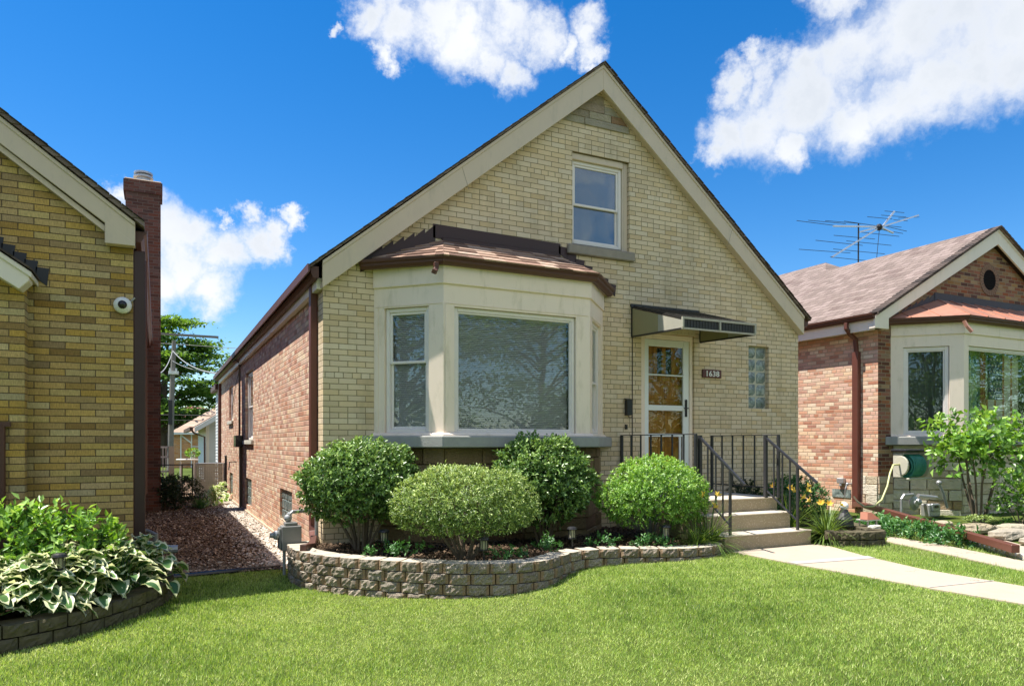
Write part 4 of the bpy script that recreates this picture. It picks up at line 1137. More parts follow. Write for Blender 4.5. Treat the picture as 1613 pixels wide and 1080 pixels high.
# TV antenna on the rear roof
AN = empty('tv_antenna', (17.9, 5.5, 5.3), 'metal TV antenna with long thin rods on a mast above the right house roof', 'antenna')
def apx(px, py, y=5.5):
    # plane of the antenna, 14 m in front of the street side camera line
    u = (px - 806.5) / 1132; s_, c_ = math.sin(R(26.26)), math.cos(R(26.26)); dx, dy = s_ + u * c_, c_ - u * s_
    t_ = (y + 8.5) / dy; return Vector((dx * t_, y, 1.6 + (698 - py) / 1132 * t_))
def za(x, y): return apx(1220 + x / 4.104, 300 + y / 4.104)
a = MB(); a.tube([Vector((17.9, 5.5, 5.2)), za(543, 212)], .022, 6); a.build('mast', 'rail_paint', AN)
a = MB()
for p, q in (((380, 230), (680, 235)), ((372, 430), (680, 238)), ((545, 270), (680, 235)), ((680, 240), (930, 160)), ((700, 230), (775, 135)), ((690, 238), (768, 275))):
    a.tube([za(*p), za(*q)], .028, 4)
a.build('boom', 'light_metal', AN)
rods = [((143, 195), (400, 228)), ((218, 193), (460, 215)), ((328, 195), (560, 215)), ((450, 198), (700, 235)), ((158, 380), (490, 404)), ((360, 430), (610, 455)), ((266, 322), (570, 355)), ((380, 378), (712, 410)), ((383, 290), (648, 314)), ((465, 326), (755, 355)), ((560, 270), (805, 297)), ((600, 170), (760, 185)), ((690, 160), (850, 172)), ((712, 133), (838, 144)), ((720, 232), (855, 264)), ((640, 245), (830, 278)), ((800, 180), (935, 172)), ((700, 225), (820, 238)), ((770, 190), (860, 197))]
for i, (p, q) in enumerate(rods):
    a = MB(); a.tube([za(*p), za(*q)], .0085, 4); a.build('rod', 'rail_paint', AN)
a = MB(); a.ball(tuple(za(676, 238)), .10, 8, 6); a.build('junction_box', 'black_metal', AN)
a = MB(); a.tube([za(678, 250), za(660, 440)], .008, 4); a.build('cable', 'wire_black', AN)

# ================================================================== GROUND
xs = np.unique(np.concatenate([np.linspace(-400, -20, 12), np.linspace(-20, 30, 101), np.linspace(30, 400, 12)]))
ys = np.unique(np.concatenate([np.linspace(-400, -20, 12), np.linspace(-20, 60, 81), np.linspace(60, 900, 14)]))
GXm, GYm = np.meshgrid(xs, ys); V = np.stack([GXm, GYm, ground_z(GXm)], -1).reshape(-1, 3)
nx = len(xs); ii = np.arange(nx - 1)[None, :] + np.arange(len(ys) - 1)[:, None] * nx; ii = ii.ravel()
F = np.stack([ii, ii + 1, ii + nx + 1, ii + nx], 1)
struct(npmesh('ground', V, F, 'ground_turf', smooth=True))

def catmull(P, n=10):
    P = [Vector(p) for p in P]; out = []
    for i in range(len(P) - 1):
        a, b, c, d = P[max(i - 1, 0)], P[i], P[i + 1], P[min(i + 2, len(P) - 1)]
        for k in range(n):
            t = k / n; out.append(.5 * ((2 * b) + (c - a) * t + (2 * a - 5 * b + 4 * c - d) * t * t + (3 * b - a - 3 * c + d) * t ** 3))
    out.append(P[-1]); return out
WALL = catmull([(1.40, .15), (1.32, -.25), (1.36, -.75), (1.60, -1.24), (1.98, -1.68), (2.59, -2.20), (3.10, -2.38), (3.48, -2.32), (3.90, -2.02), (4.25, -1.98), (4.65, -2.12), (5.12, -2.33), (5.55, -2.34), (5.82, -2.15), (5.84, -1.95)])
LWALL = catmull([(-3.2, -2.55), (-2.2, -2.48), (-1.5, -2.38), (-1.01, -2.23), (-.56, -1.95), (-.14, -1.42), (.08, -.90), (.12, -.45), (.02, .05)])
PWALL = catmull([(7.32, -2.30), (7.55, -2.52), (7.95, -2.62), (8.12, -2.50), (8.25, -2.25), (8.45, -1.95), (8.6, -1.6)], 6)

def flat(name, poly, dz, mname, kind='structure', thick=0):
    # polygon with a fine outline laid on the ground
    mb = MB(); v = [(p[0], p[1], float(ground_z(p[0])) + dz) for p in poly]
    tri = tessellate_polygon([[Vector((p[0], p[1], 0)) for p in poly]])
    fs = []
    for t_ in tri:
        a, b, c = [Vector(v[i]) for i in t_]; fs.append(tuple(t_) if (b - a).cross(c - a).z > 0 else tuple(reversed(t_)))
    mb.add(v, fs)
    if thick:
        k = len(poly); area = sum(poly[i][0] * poly[(i + 1) % k][1] - poly[(i + 1) % k][0] * poly[i][1] for i in range(k))
        lo = [(p[0], p[1], p[2] - thick) for p in v]
        mb.add(v + lo, [((i, i + k, (i + 1) % k + k, (i + 1) % k) if area < 0 else ((i + 1) % k, (i + 1) % k + k, i + k, i)) for i in range(k)])
    o = mb.build(name, mname); o['kind'] = kind; return o

def block_wall(name, line, z_top, courses, label, cat, dark=False, zb=None, bl=.225, h=.102, depth=.2):
    """split-face blocks laid along a curve, each with its own broken face"""
    L = [0]
    for i in range(1, len(line)): L.append(L[-1] + (line[i] - line[i - 1]).length)
    def at(s):
        s = min(max(s, 0), L[-1] - 1e-5); i = int(np.searchsorted(L, s, 'right')) - 1; i = min(max(i, 0), len(line) - 2)
        t = (s - L[i]) / (L[i + 1] - L[i]); p = line[i].lerp(line[i + 1], t); d = (line[i + 1] - line[i]).normalized(); return p, d
    mb = MB(); nu, nv = 9, 5
    for c in range(courses):
        z0 = z_top - (c + 1) * h; s = -bl * (.5 if c % 2 else 0) - .05
        while s < L[-1]:
            w_ = bl * random.uniform(.93, 1.05); a, b = max(0, s) + .005, min(L[-1], s + w_) - .005; s += w_
            if b - a < .05: continue
            (p, d0), (q, d1) = at(a), at(b); d = (Vector(q) - Vector(p)).normalized(); n = Vector((d.y, -d.x)); wl = (Vector(q) - Vector(p)).length
            n3 = Vector((n.x, n.y, 0)); d3 = Vector((d.x, d.y, 0)); o = Vector((p.x, p.y, z0 + .003)); hh = h - .010
            rn = random.random() * .98 + .01; back = -depth
            o = o + n3 * random.uniform(-.005, .005)
            G = []; seed = random.random() * 50
            for j in range(nv):
                for i in range(nu):
                    u_, v_ = i / (nu - 1), j / (nv - 1)
                    edge = min(u_, 1 - u_) * wl
                    k = min(1, edge / .045)
                    r_ = .024 * k * (.72 if j in (0, nv - 1) else 1) + (random.uniform(-.009, .009) if 0 < k and i not in (0, nu - 1) else 0)
                    G.append(o + d3 * (u_ * wl) + n3 * r_ + Vector((0, 0, v_ * hh)))
            cen = [(j * nu + i, j * nu + i + 1, (j + 1) * nu + i + 1, (j + 1) * nu + i) for j in range(nv - 1) for i in range(1, nu - 2)]
            edg = [(j * nu + i, j * nu + i + 1, (j + 1) * nu + i + 1, (j + 1) * nu + i) for j in range(nv - 1) for i in (0, nu - 2)]
            base = len(mb.v); mb.add(G, cen, 0, rn)
            mb.f += [tuple(base + k for k in f) for f in edg]; mb.m += [1] * len(edg); mb.r += [rn] * len(edg)
            # top, sides, back
            T = [G[(nv - 1) * nu + i] for i in range(nu)]
            B0, B1 = o + d3 * .012 + n3 * back + Vector((0, 0, hh)), o + d3 * (wl - .012) + n3 * back + Vector((0, 0, hh))
            mb.add(T + [B1, B0], [tuple(range(nu)) + (nu, nu + 1)], 2, rn)
            lo = Vector((0, 0, -hh))
            mb.add([G[0], T[0], B0, B0 + lo], [(0, 1, 2, 3)], 1, rn); mb.add([G[nu - 1], T[-1], B1, B1 + lo], [(3, 2, 1, 0)], 1, rn)
            mb.add([B0, B1, B1 + lo, B0 + lo], [(0, 1, 2, 3)], 0, rn)
    o = mb.build(name, ['wall_block_shade_worn', 'wall_block_shade_worn', 'wall_block_shade_worn'] if dark else ['wall_block', 'wall_block_edge', 'wall_block_sunlit_top']); tag(o, label, cat); return o
block_wall('retaining_wall', WALL, .47, 4, 'curving low wall of rough tan concrete blocks holding the planting bed under the bay window', 'garden wall')
block_wall('retaining_wall', LWALL, .29, 3, 'low dark weathered block edging with painted-in shade below the hostas at the left edge', 'garden wall', True)
block_wall('retaining_wall', PWALL, .53, 3, 'short block planter wall with painted-in shade to the right of the front steps', 'garden wall', True)

def bedpoly(line, tail, z, name, inset=.12):
    pts = []
    for i in range(0, len(line)):
        d = (line[min(i + 1, len(line) - 1)] - line[max(i - 1, 0)]).normalized(); n = Vector((d.y, -d.x)); p = line[i] - n * inset; pts.append((p.x, p.y))
    pts += tail
    mb = MB(); tri = tessellate_polygon([[Vector((p[0], p[1], 0)) for p in pts]]); v = [(p[0], p[1], z) for p in pts]; fs = []
    for t_ in tri:
        a, b, c = [Vector(v[i]) for i in t_]; fs.append(tuple(t_) if (b - a).cross(c - a).z > 0 else tuple(reversed(t_)))
    mb.add(v, fs); o = mb.build(name, 'soil'); o['kind'] = 'structure'; return o
bedpoly(WALL, [(5.84, .05), (1.5, .05)], .415, 'garden_soil')
bedpoly(LWALL, [(-.2, .05), (-3.2, .05)], .235, 'garden_soil')
bedpoly(PWALL, [(9.3, .05), (7.3, .05)], .475, 'garden_soil')

PATH = [(5.92, -2.19), (5.90, -3.1), (5.96, -4.6), (6.10, -6.2), (6.2, -14), (7.0, -14), (6.74, -6.2), (6.80, -3.9), (7.02, -3.1), (7.30, -2.42), (7.28, -2.19)]
flat('path', PATH, .012, 'path_concrete', thick=.1)
flat('path_joint', [(5.915, -3.02), (5.905, -3.16), (6.97, -3.27), (7.04, -3.12)], .016, 'path_joint')
flat('path_joint', [(6.0, -4.52), (5.965, -4.535), (6.79, -4.60), (6.80, -4.585)], .016, 'path_joint')
PATH2 = [(8.30, -2.42), (8.05, -3.2), (7.55, -4.46), (7.15, -6.3), (7.12, -14), (7.7, -14), (7.75, -6.3), (8.2, -4.15), (8.62, -3.0), (8.80, -2.08)]
flat('neighbour_path', PATH2, .012, 'path_concrete', thick=.1)
PATH3 = [(9.45, -2.40), (9.2, -3.0), (8.68, -3.84), (8.3, -5), (8.2, -14), (9.2, -14), (9.0, -5), (9.42, -3.5), (9.85, -2.9), (9.9, -2.3)]
flat('side_path', PATH3, .012, 'path_concrete', thick=.1)

# mulch between the houses
flat('mulch_ground', [(-.22, .36), (.6, .40), (1.30, .50), (XL - .03, .52), (XL - .03, 24), (-.22, 24)], .006, 'mulch_base')
eg = MB(); eg.tube([(-.2, .37, .10), (.6, .41, .115), (1.30, .51, .11), (1.45, .52, .11)], .03, 8); tag(eg.build('edging_strip', 'plastic_black'), 'black plastic edging between the lawn and the mulch passage', 'edging')
def scatter_chips(name, n, area, zf, mname, smin, smax, label, cat, asp=.5, tilt=.5, lift=.01, thick=.35, rb=(0, 1)):
    P = area(n); n = len(P); z = zf(P[:, 0], P[:, 1]) + RNG.random(n) * lift
    C0 = np.column_stack([P, z]); a = RNG.random(n) * 2 * np.pi; s = smin + (smax - smin) * RNG.random(n) ** 2
    D = np.column_stack([np.cos(a), np.sin(a), RNG.normal(0, tilt, n)]); D = nrm(D); N = nrm(np.column_stack([RNG.normal(0, tilt, n), RNG.normal(0, tilt, n), np.ones(n)]))
    Sd = nrm(np.cross(D, N)); Nn = np.cross(Sd, D); s = s[:, None]
    c = [C0 + D * s * .5 + Sd * s * asp * .5, C0 - D * s * .5 + Sd * s * asp * .4, C0 - D * s * .5 - Sd * s * asp * .5, C0 + D * s * .45 - Sd * s * asp * .5]
    top = C0 + Nn * s * thick
    V = np.stack(c + [top], 1).reshape(-1, 3); i = np.arange(n)[:, None] * 5
    F = np.stack([i + [0, 1, 4], i + [1, 2, 4], i + [2, 3, 4], i + [3, 0, 4]], 1).reshape(-1, 3)
    o = npmesh(name, V, F, mname, rnd=np.repeat(rb[0] + (rb[1] - rb[0]) * RNG.random(n), 4)); tag(o, label, cat, kind='stuff'); return o
def gap_area(n):
    y = .42 + 16.5 * RNG.random(n) ** 1.6; x = -.22 + (XL + .20) * RNG.random(n)
    k = ~((y < .1) & (x > 1.12)); return np.column_stack([x, y])[k]
scatter_chips('wood_mulch', 26000, gap_area, lambda x, y: ground_z(x) + .008, 'litter', .015, .06, 'brown wood mulch and leaf litter covering the passage between the houses', 'mulch', lift=.02, thick=.2)
def gap_edge(n):
    y = .5 + 15 * RNG.random(n) ** 1.5; x = XL - .04 - abs(RNG.normal(0, .28, n)); k = (x > 1.0 - .2) & ~((y < .1) & (x > 1.1)); return np.column_stack([x, y])[k]
scatter_chips('gravel', 9000, gap_edge, lambda x, y: ground_z(x) + .02, 'gravel', .02, .05, 'pale gravel strip along the foot of the red brick side wall', 'gravel', asp=.8, lift=.02, thick=.35)
def in_poly(P, poly):
    x, y = P[:, 0], P[:, 1]; c = np.zeros(len(P), bool); k = len(poly)
    for i in range(k):
        x1, y1 = poly[i][0], poly[i][1]; x2, y2 = poly[(i + 1) % k][0], poly[(i + 1) % k][1]
        if y1 == y2: continue
        c ^= ((y1 > y) != (y2 > y)) & (x < (x2 - x1) * (y - y1) / (y2 - y1) + x1)
    return c
bedp = [(p.x, p.y) for p in WALL] + [(5.84, .05), (1.35, .05)]
def bed_area(n):
    P = np.column_stack([1.2 + 4.7 * RNG.random(n), -2.4 + 2.4 * RNG.random(n)]); return P[in_poly(P, bedp)]
scatter_chips('bed_mulch', 9000, bed_area, lambda x, y: 0 * x + .42, 'litter', .012, .045, 'dark wood mulch inside the curved planting bed', 'mulch', lift=.015, rb=(0, .32))

# ================================================================== GRASS
def grass(name, n, xr, yr, keep, h=(.013, .032), w=.004, label='', mname='grass_blade', zadd=0, rscale=1., dens=None):
    P = np.column_stack([xr[0] + (xr[1] - xr[0]) * RNG.random(n), yr[0] + (yr[1] - yr[0]) * RNG.random(n)])
    P = P[keep(P)]; n = len(P); z = ground_z(P[:, 0]) + zadd
    # tufts and worn patches, a smooth random field
    f = np.zeros(n)
    for k in range(10):
        a = RNG.random() * 6.28; fr = 1.2 * 1.5 ** k * .6; f += np.sin((P[:, 0] * math.cos(a) + P[:, 1] * math.sin(a)) * fr * 2 + RNG.random() * 6.28) / (1 + .35 * k)
    f = (f - f.mean()) / f.std()
    az = RNG.random(n) * 2 * np.pi; ln = h[0] + (h[1] - h[0]) * RNG.random(n); ln *= 1 - .16 * np.clip(f, -2, 2)
    lean = np.abs(RNG.normal(.25, .35, n)); D = np.column_stack([np.cos(az) * lean, np.sin(az) * lean, np.ones(n)]); D = nrm(D)
    a2 = RNG.random(n) * 2 * np.pi; Sd = np.column_stack([np.cos(a2), np.sin(a2), np.zeros(n)])
    B = np.column_stack([P, z]); ww = w * (.7 + .6 * RNG.random(n))[:, None]
    V = np.stack([B - Sd * ww / 2, B + Sd * ww / 2, B + D * ln[:, None] + np.column_stack([np.cos(az), np.sin(az), np.zeros(n)]) * (lean * ln * .5)[:, None]], 1).reshape(-1, 3)
    F = np.arange(3 * n).reshape(-1, 3)
    r = np.clip(.55 + .27 * RNG.normal(0, 1, n) + .13 * f, 0, .94); dry = RNG.random(n) < .035 + .02 * np.clip(f, 0, 2); r[dry] = .94 + .06 * RNG.random(dry.sum())
    o = npmesh(name, V, F, mname, rnd=r * rscale); tag(o, label, 'grass', kind='stuff'); return o
notin = [[(p.x, p.y) for p in WALL] + [(5.84, .3), (1.2, .3)], [(p.x, p.y) for p in LWALL] + [(-.2, .2), (-3.4, .2)], [(p.x, p.y) for p in PWALL] + [(9.3, .05), (7.2, .05)], PATH, PATH2, PATH3,
         [(5.8, .1), (7.32, .1), (7.32, -2.18), (5.8, -2.18)], [(-.25, .36), (.6, .42), (1.30, .50), (1.8, .5), (1.8, 30), (-.25, 30)], [(9.7, -2.3), (9.2, -3.5), (8.6, -4.4), (30, -4.4), (30, .1), (9.3, .1)]]
def lawn(P):
    k = np.ones(len(P), bool)
    jit = P + RNG.normal(0, .034, P.shape)
    for q in notin: k &= ~in_poly(jit, q)
    k &= (P[:, 1] < .02) | ((P[:, 0] > -.2) & (P[:, 0] < XL - .04) & (P[:, 1] < .55))
    return k
grass('lawn', 620000, (-2.6, 7.6), (-6.3, .55), lawn, label='bright green mown lawn across the foreground')
grass('lawn', 90000, (7.0, 12.0), (-8, -1.2), lawn, label='green lawn strips between the concrete paths on the right', h=(.022, .05))
grass('lawn', 60000, (-8, 7.6), (-11, -6.3), lawn, label='green lawn nearest the viewer', h=(.025, .05), w=.008)

# ================================================================== SHRUBS
def bumpy(D, k=7, amp=.08, seed=0):
    g = np.random.default_rng(seed); f = np.zeros(len(D))
    for i in range(k * 2):
        v = g.normal(0, 1, 3); v /= np.linalg.norm(v); f += np.sin(D @ v * (3 + i * .9) + g.random() * 6.28) / (1 + .12 * i)
    return 1 + amp * f / math.sqrt(k)
def shrub(name, x, y, z0, rx, ry, zc, rz, n, L, wr, lm, label, group=None, cat='shrub', stems=9, cut=-.75, seed=1, amp=.05, stemr=.018, hollow=.35, up=.35, sprig=0, bright=1., inner=.3, low=1.):
    root = empty(name, (x, y, z0), label, cat, group); root['_local'] = 1
    g = np.random.default_rng(seed)
    D = g.normal(0, 1, (int(n * 1.5), 3)); D = nrm(D); D = D[(D[:, 2] > cut) & (g.random(len(D)) < np.clip(1.25 + 1.1 * D[:, 2], .25, 1))][:n]; n = len(D)
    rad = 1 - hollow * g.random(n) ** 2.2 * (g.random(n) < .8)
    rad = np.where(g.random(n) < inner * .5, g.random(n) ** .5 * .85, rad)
    if sprig: rad = rad + (g.random(n) < .06) * g.random(n) * sprig
    b = bumpy(D, seed=seed, amp=amp)
    P = D * (rad * b)[:, None] * np.array([rx, ry, rz]); P[:, 2] *= np.where(P[:, 2] < 0, low, 1); P = P + np.array([0, 0, zc - z0])
    # leaves sit on short outward shoots, so the surface is tufted with gaps between
    per = 9; ns = n // per; n = ns * per; out0 = nrm(D * np.array([1 / rx, 1 / ry, 1 / rz])); si = np.repeat(np.arange(ns), per)
    sd = nrm(out0[:ns] * .9 + g.normal(0, .45, (ns, 3)) + [0, 0, .35]); sl = L * (1.2 + 1.6 * g.random(ns)) * (1 + sprig * 3 * (g.random(ns) < .10))
    tpos = np.tile(np.arange(per) / per, ns); P = P[:ns][si] + sd[si] * ((tpos - .45) * sl[si])[:, None] + g.normal(0, L * .16, (n, 3))
    keep = (bumpy(D[:ns], seed=seed + 77, amp=.1, k=12) > .90) | (g.random(ns) < .25) if amp > .045 and n > 9000 else np.ones(ns, bool)
    D = D[:ns][si]; rad = rad[:ns][si]; srnd = g.normal(0, .13, ns)[si] + .22 * (tpos - .5)
    out = nrm(D * np.array([1 / rx, 1 / ry, 1 / rz]))
    N = nrm(out + g.normal(0, .5, (n, 3)) + np.array([0, 0, .45])); T = nrm(np.cross(N, g.normal(0, 1, (n, 3))) * .8 + sd[si] * .7 + out * up * .3)
    LL = L * (.65 + .6 * g.random(n))
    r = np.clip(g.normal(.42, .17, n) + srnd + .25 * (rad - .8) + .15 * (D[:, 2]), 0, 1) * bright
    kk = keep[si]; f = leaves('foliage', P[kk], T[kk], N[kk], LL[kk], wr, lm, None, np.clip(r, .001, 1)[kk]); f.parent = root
    if stems:
        s = MB()
        for i in range(stems):
            a = 2 * math.pi * i / stems + random.uniform(-.3, .3); q = random.uniform(.25, .75)
            e = Vector((math.cos(a) * rx * q, math.sin(a) * ry * q, zc - z0 + random.uniform(-.1, .3) * rz)); b_ = Vector((math.cos(a) * .06 * rx / .6, math.sin(a) * .06 * ry / .6, 0))
            mid = b_.lerp(e, .5) + Vector((random.uniform(-.04, .04), random.uniform(-.04, .04), -.02))
            s.tube([b_, mid, e], [stemr, stemr * .75, stemr * .3], 6)
            for k in range(3):
                t = random.uniform(.4, .9); p = mid.lerp(e, t); s.tube([p, p + Vector((random.uniform(-.2, .2) * rx, random.uniform(-.2, .2) * rx, random.uniform(.05, .25) * rz))], [stemr * .4, stemr * .15], 5)
        so_ = s.build('stems', 'bark', None); so_.parent = root
    return root
GB = 'clipped round shrubs in the curved bed'
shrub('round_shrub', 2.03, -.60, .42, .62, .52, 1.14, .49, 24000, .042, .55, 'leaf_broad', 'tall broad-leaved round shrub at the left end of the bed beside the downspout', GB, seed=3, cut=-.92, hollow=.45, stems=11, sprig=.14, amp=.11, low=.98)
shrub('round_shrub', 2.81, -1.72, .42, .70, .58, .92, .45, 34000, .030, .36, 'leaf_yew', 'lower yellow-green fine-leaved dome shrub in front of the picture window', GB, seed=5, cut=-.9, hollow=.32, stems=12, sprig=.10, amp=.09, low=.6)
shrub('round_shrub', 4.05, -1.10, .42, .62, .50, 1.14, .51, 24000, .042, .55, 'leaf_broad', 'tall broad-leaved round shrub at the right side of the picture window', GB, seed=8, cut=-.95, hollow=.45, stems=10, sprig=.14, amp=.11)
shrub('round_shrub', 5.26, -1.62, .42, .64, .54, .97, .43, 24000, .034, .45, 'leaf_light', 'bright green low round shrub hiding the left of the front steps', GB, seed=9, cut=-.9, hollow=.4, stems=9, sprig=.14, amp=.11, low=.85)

shrub('leafy_shrub', -1.02, -1.12, .23, .72, .42, .66, .36, 3600, .075, .48, 'leaf_light', 'leafy bright green shrub against the golden brick wall at the left edge', seed=12, cut=-.6, hollow=.45, stems=16, sprig=.25, amp=.08, stemr=.008, up=.9)
shrub('leafy_shrub', -2.3, -1.0, .23, .9, .7, .62, .55, 2500, .075, .48, 'leaf_light', 'leafy green shrub outside the left end of the hosta bed', seed=13, cut=-.6, hollow=.45, stems=10, sprig=.25, stemr=.008, up=.9)

# ------------------------------------------------------------------ hostas: broad leaves with a cream margin
def hosta(x, y, z, r, n, label, group, seed, lw=.78, cream='hosta_cream', green='hosta_green', scale=1., name='hosta'):
    g = random.Random(seed); mb = MB(); root = empty(name, (x, y, z), label, 'hosta', group); root['_local'] = 1
    for i in range(n):
        a = g.uniform(0, 6.283); tier = g.random() ** .8; mg = g.uniform(.50, .80); L = scale * g.uniform(.12, .23) * (1.05 - .2 * tier); W_ = L * lw * g.uniform(.85, 1.15)
        rad = r * (1 - tier) * .95; hz = .05 + .38 * scale * tier + g.uniform(-.02, .03)
        c = Vector((math.cos(a) * rad, math.sin(a) * rad, hz)); el = .75 * tier - .35 * (1 - tier) + g.uniform(-.2, .25)
        a2 = a + g.uniform(-.5, .5); d = Vector((math.cos(a2) * math.cos(el), math.sin(a2) * math.cos(el), math.sin(el))); s_ = d.cross(Vector((0, 0, 1))).normalized(); s_ = (s_ + Vector((0, 0, g.uniform(-.35, .35)))).normalized(); up = s_.cross(d)
        K = 7; rows = []
        for k in range(K + 1):
            t = k / K; wd = W_ / 2 * (math.sin(math.pi * min(1, t * .93 + .07)) ** .75 * (1 - .35 * t)) * 1.25 if k < K else 0
            cp = c + d * (L * t) - Vector((0, 0, 1)) * (L * .38 * t * t) + up * (L * .1 * math.sin(t * 3.1))
            wv = up * (.014 * scale * math.sin(k * 2.3 + i))
            rows.append([cp - s_ * wd + up * wd * .28 + wv, cp - s_ * wd * mg + up * wd * .10, cp - up * wd * .10, cp + s_ * wd * mg + up * wd * .10, cp + s_ * wd + up * wd * .28 - wv])
        v = [p for r_ in rows for p in r_]; f0, f1 = [], []
        for k in range(K):
            b = k * 5
            (f1 if k >= 0 else f0).append((b, b + 5, b + 6, b + 1)); f1.append((b + 3, b + 8, b + 9, b + 4))
            tgt = f1 if k == K - 1 else f0
            tgt.append((b + 1, b + 6, b + 7, b + 2)); tgt.append((b + 2, b + 7, b + 8, b + 3))
        rn = g.random() * .98 + .01; base = len(mb.v); mb.add(v, f0, 0, rn); mb.f += [tuple(base + q for q in f) for f in f1]; mb.m += [1] * len(f1); mb.r += [rn] * len(f1)
        mb.tube([(0, 0, .0), tuple(c * .6), tuple(c)], .004, 4, 0, False, rn)
    o = mb.build('leaves', [green, cream], None, smooth=True); o.parent = root; return root
GH = 'cream-edged hostas along the left bed'
HS = [(-1.62, -2.05, 'cream-edged hosta cut off by the left edge of the picture'), (-1.22, -1.98, 'cream-edged hosta drooping over the wall at the lower left'), (-.86, -1.80, 'cream-edged hosta in front of the garden light'), (-.58, -1.55, 'cream-edged hosta right of the lantern at the front of the left bed'),
      (-.30, -1.20, 'cream-edged hosta near the right bend of the left bed'), (-.10, -.78, 'rightmost cream-edged hosta beside the mulch passage'), (-.42, -.78, 'cream-edged hosta standing high behind the bend under the dark downspout'), (-.72, -1.22, 'cream-edged hosta tucked below the leafy shrub'), (-1.18, -1.62, 'cream-edged hosta in the second row at the far left')]
for i, (x, y, lb) in enumerate(HS): hosta(x, y, .25, .31, 76, lb, GH, 100 + i, scale=.95)

# ------------------------------------------------------------------ strap-leaved clumps
def strap(name, x, y, z, n, L, label, cat, group=None, seed=0, flowers=0, w=.014, spread=.8, mname='blade', lean=(.1, 1)):
    g = random.Random(seed); root = empty(name, (x, y, z), label, cat, group); root['_local'] = 1; mb = MB()
    for i in range(n):
        a = g.uniform(0, 6.283); l = L * g.uniform(.6, 1.1); b = Vector((math.cos(a) * g.uniform(0, .07), math.sin(a) * g.uniform(0, .07), 0)); ln = g.uniform(*lean) * spread
        d = Vector((math.cos(a) * ln, math.sin(a) * ln, 1)).normalized(); s_ = Vector((-math.sin(a), math.cos(a), g.uniform(-.3, .3))).normalized(); K = 6; v = []
        p = b.copy(); out = Vector((math.cos(a), math.sin(a), 0))
        for k in range(K + 1):
            t = k / K; ww = w / 2 * (1 - t ** 2.2) * (1 if k else .7); v += [p - s_ * ww, p + s_ * ww]
            d = (d + out * .16 * ln + Vector((0, 0, -.26 * ln - .04))).normalized(); p = p + d * l / K
        mb.add(v, [(2 * k, 2 * k + 1, 2 * k + 3, 2 * k + 2) for k in range(K)], 0, g.random() * .98 + .01)
    o = mb.build('leaves', mname, None); o.parent = root
    for i in range(flowers):
        f = MB(); a = g.uniform(0, 6.28); rr = g.uniform(.05, .28); h = L * g.uniform(.75, 1.0); c = Vector((math.cos(a) * rr, math.sin(a) * rr, h)); f.tube([(0, 0, 0), tuple(c * .6 + Vector((0, 0, .1 * h))), tuple(c)], .004, 4, 0)
        f0 = MB(); ax = Vector((math.cos(a) * .6, math.sin(a) * .6, .5)).normalized(); e1 = ax.cross(Vector((0, 0, 1))).normalized(); e2 = ax.cross(e1)
        for k in range(6):
            q = k * math.pi / 3; o_ = e1 * math.cos(q) + e2 * math.sin(q); tn = e1 * -math.sin(q) + e2 * math.cos(q)
            f0.add([c, c + ax * .03 + o_ * .022 + tn * .015, c + ax * .045 + o_ * .052, c + ax * .03 + o_ * .022 - tn * .015], [(0, 1, 2, 3)])
        fo = f0.build('flower', 'yellow_petal', None); fo.parent = root; st_ = f.build('stalk', 'leaf_light', None); st_.parent = fo
    return root
GD = 'yellow daylilies either side of the front steps'
strap('daylily', 5.72, -2.05, .42, 240, .58, 'yellow daylily clump spilling over the right end of the curved block wall', 'daylily', GD, 1, 3, spread=1.7, w=.011)
strap('daylily', 5.50, -2.10, .42, 90, .42, 'small daylily clump under the bright green shrub', 'daylily', GD, 2, 0)
strap('daylily', 7.52, -2.16, .42, 260, .52, 'yellow daylily clump beside the bottom step on the right', 'daylily', GD, 3, 4, spread=1.7, w=.011)
strap('daylily', 7.55, -1.55, .42, 150, .62, 'yellow daylily clump behind the right stair railing', 'daylily', GD, 4, 5, spread=1.0)
strap('daylily', 7.78, -1.95, .45, 110, .45, 'yellow daylily clump between the steps and the dark ornament', 'daylily', GD, 5, 3, spread=1.2)

shrub('boxwood', 8.42, -.85, .40, .46, .42, .78, .33, 8500, .034, .5, 'leaf_box', 'dense green boxwood right of the front steps below the red brick wall', seed=21, stems=6, cut=-.9)
shrub('dark_shrub', 7.9, -.35, .35, .26, .24, .72, .30, 2500, .04, .5, 'leaf_dark', 'small dark shrub against the cream house corner behind the railing', seed=22, stems=4, cut=-.95)
strap('tall_weed', 8.05, -.6, .35, 40, .75, 'thin tall grassy weeds left of the boxwood', 'weed', None, 23, 0, lean=(0, .4))
# low leaves in the main bed
for i, (x, y, s_, lb) in enumerate([(3.15, -2.05, .11, 'small low weed below the fine-leaved dome shrub'), (2.30, -1.45, .13, 'small sprouting plant between the two left shrubs'), (4.9, -2.05, .10, 'low leafy weed at the front of the bed under the bright shrub'), (3.75, -1.75, .11, 'low green weed where the block wall bends inward'), (5.05, -1.95, .12, 'bright low weed near the right garden light'), (2.05, -1.25, .10, 'tiny weed at the foot of the left shrub'), (4.45, -1.75, .12, 'low weed between the two right garden lights')]):
    shrub('weed', x, y, .42, .20, .14, .46 + s_ * .3, s_ * .8, 230, .04, .5, 'leaf_box', lb, 'low weeds in the curved bed', 'weed', stems=3, cut=-.3, seed=40 + i, stemr=.003, amp=.2)

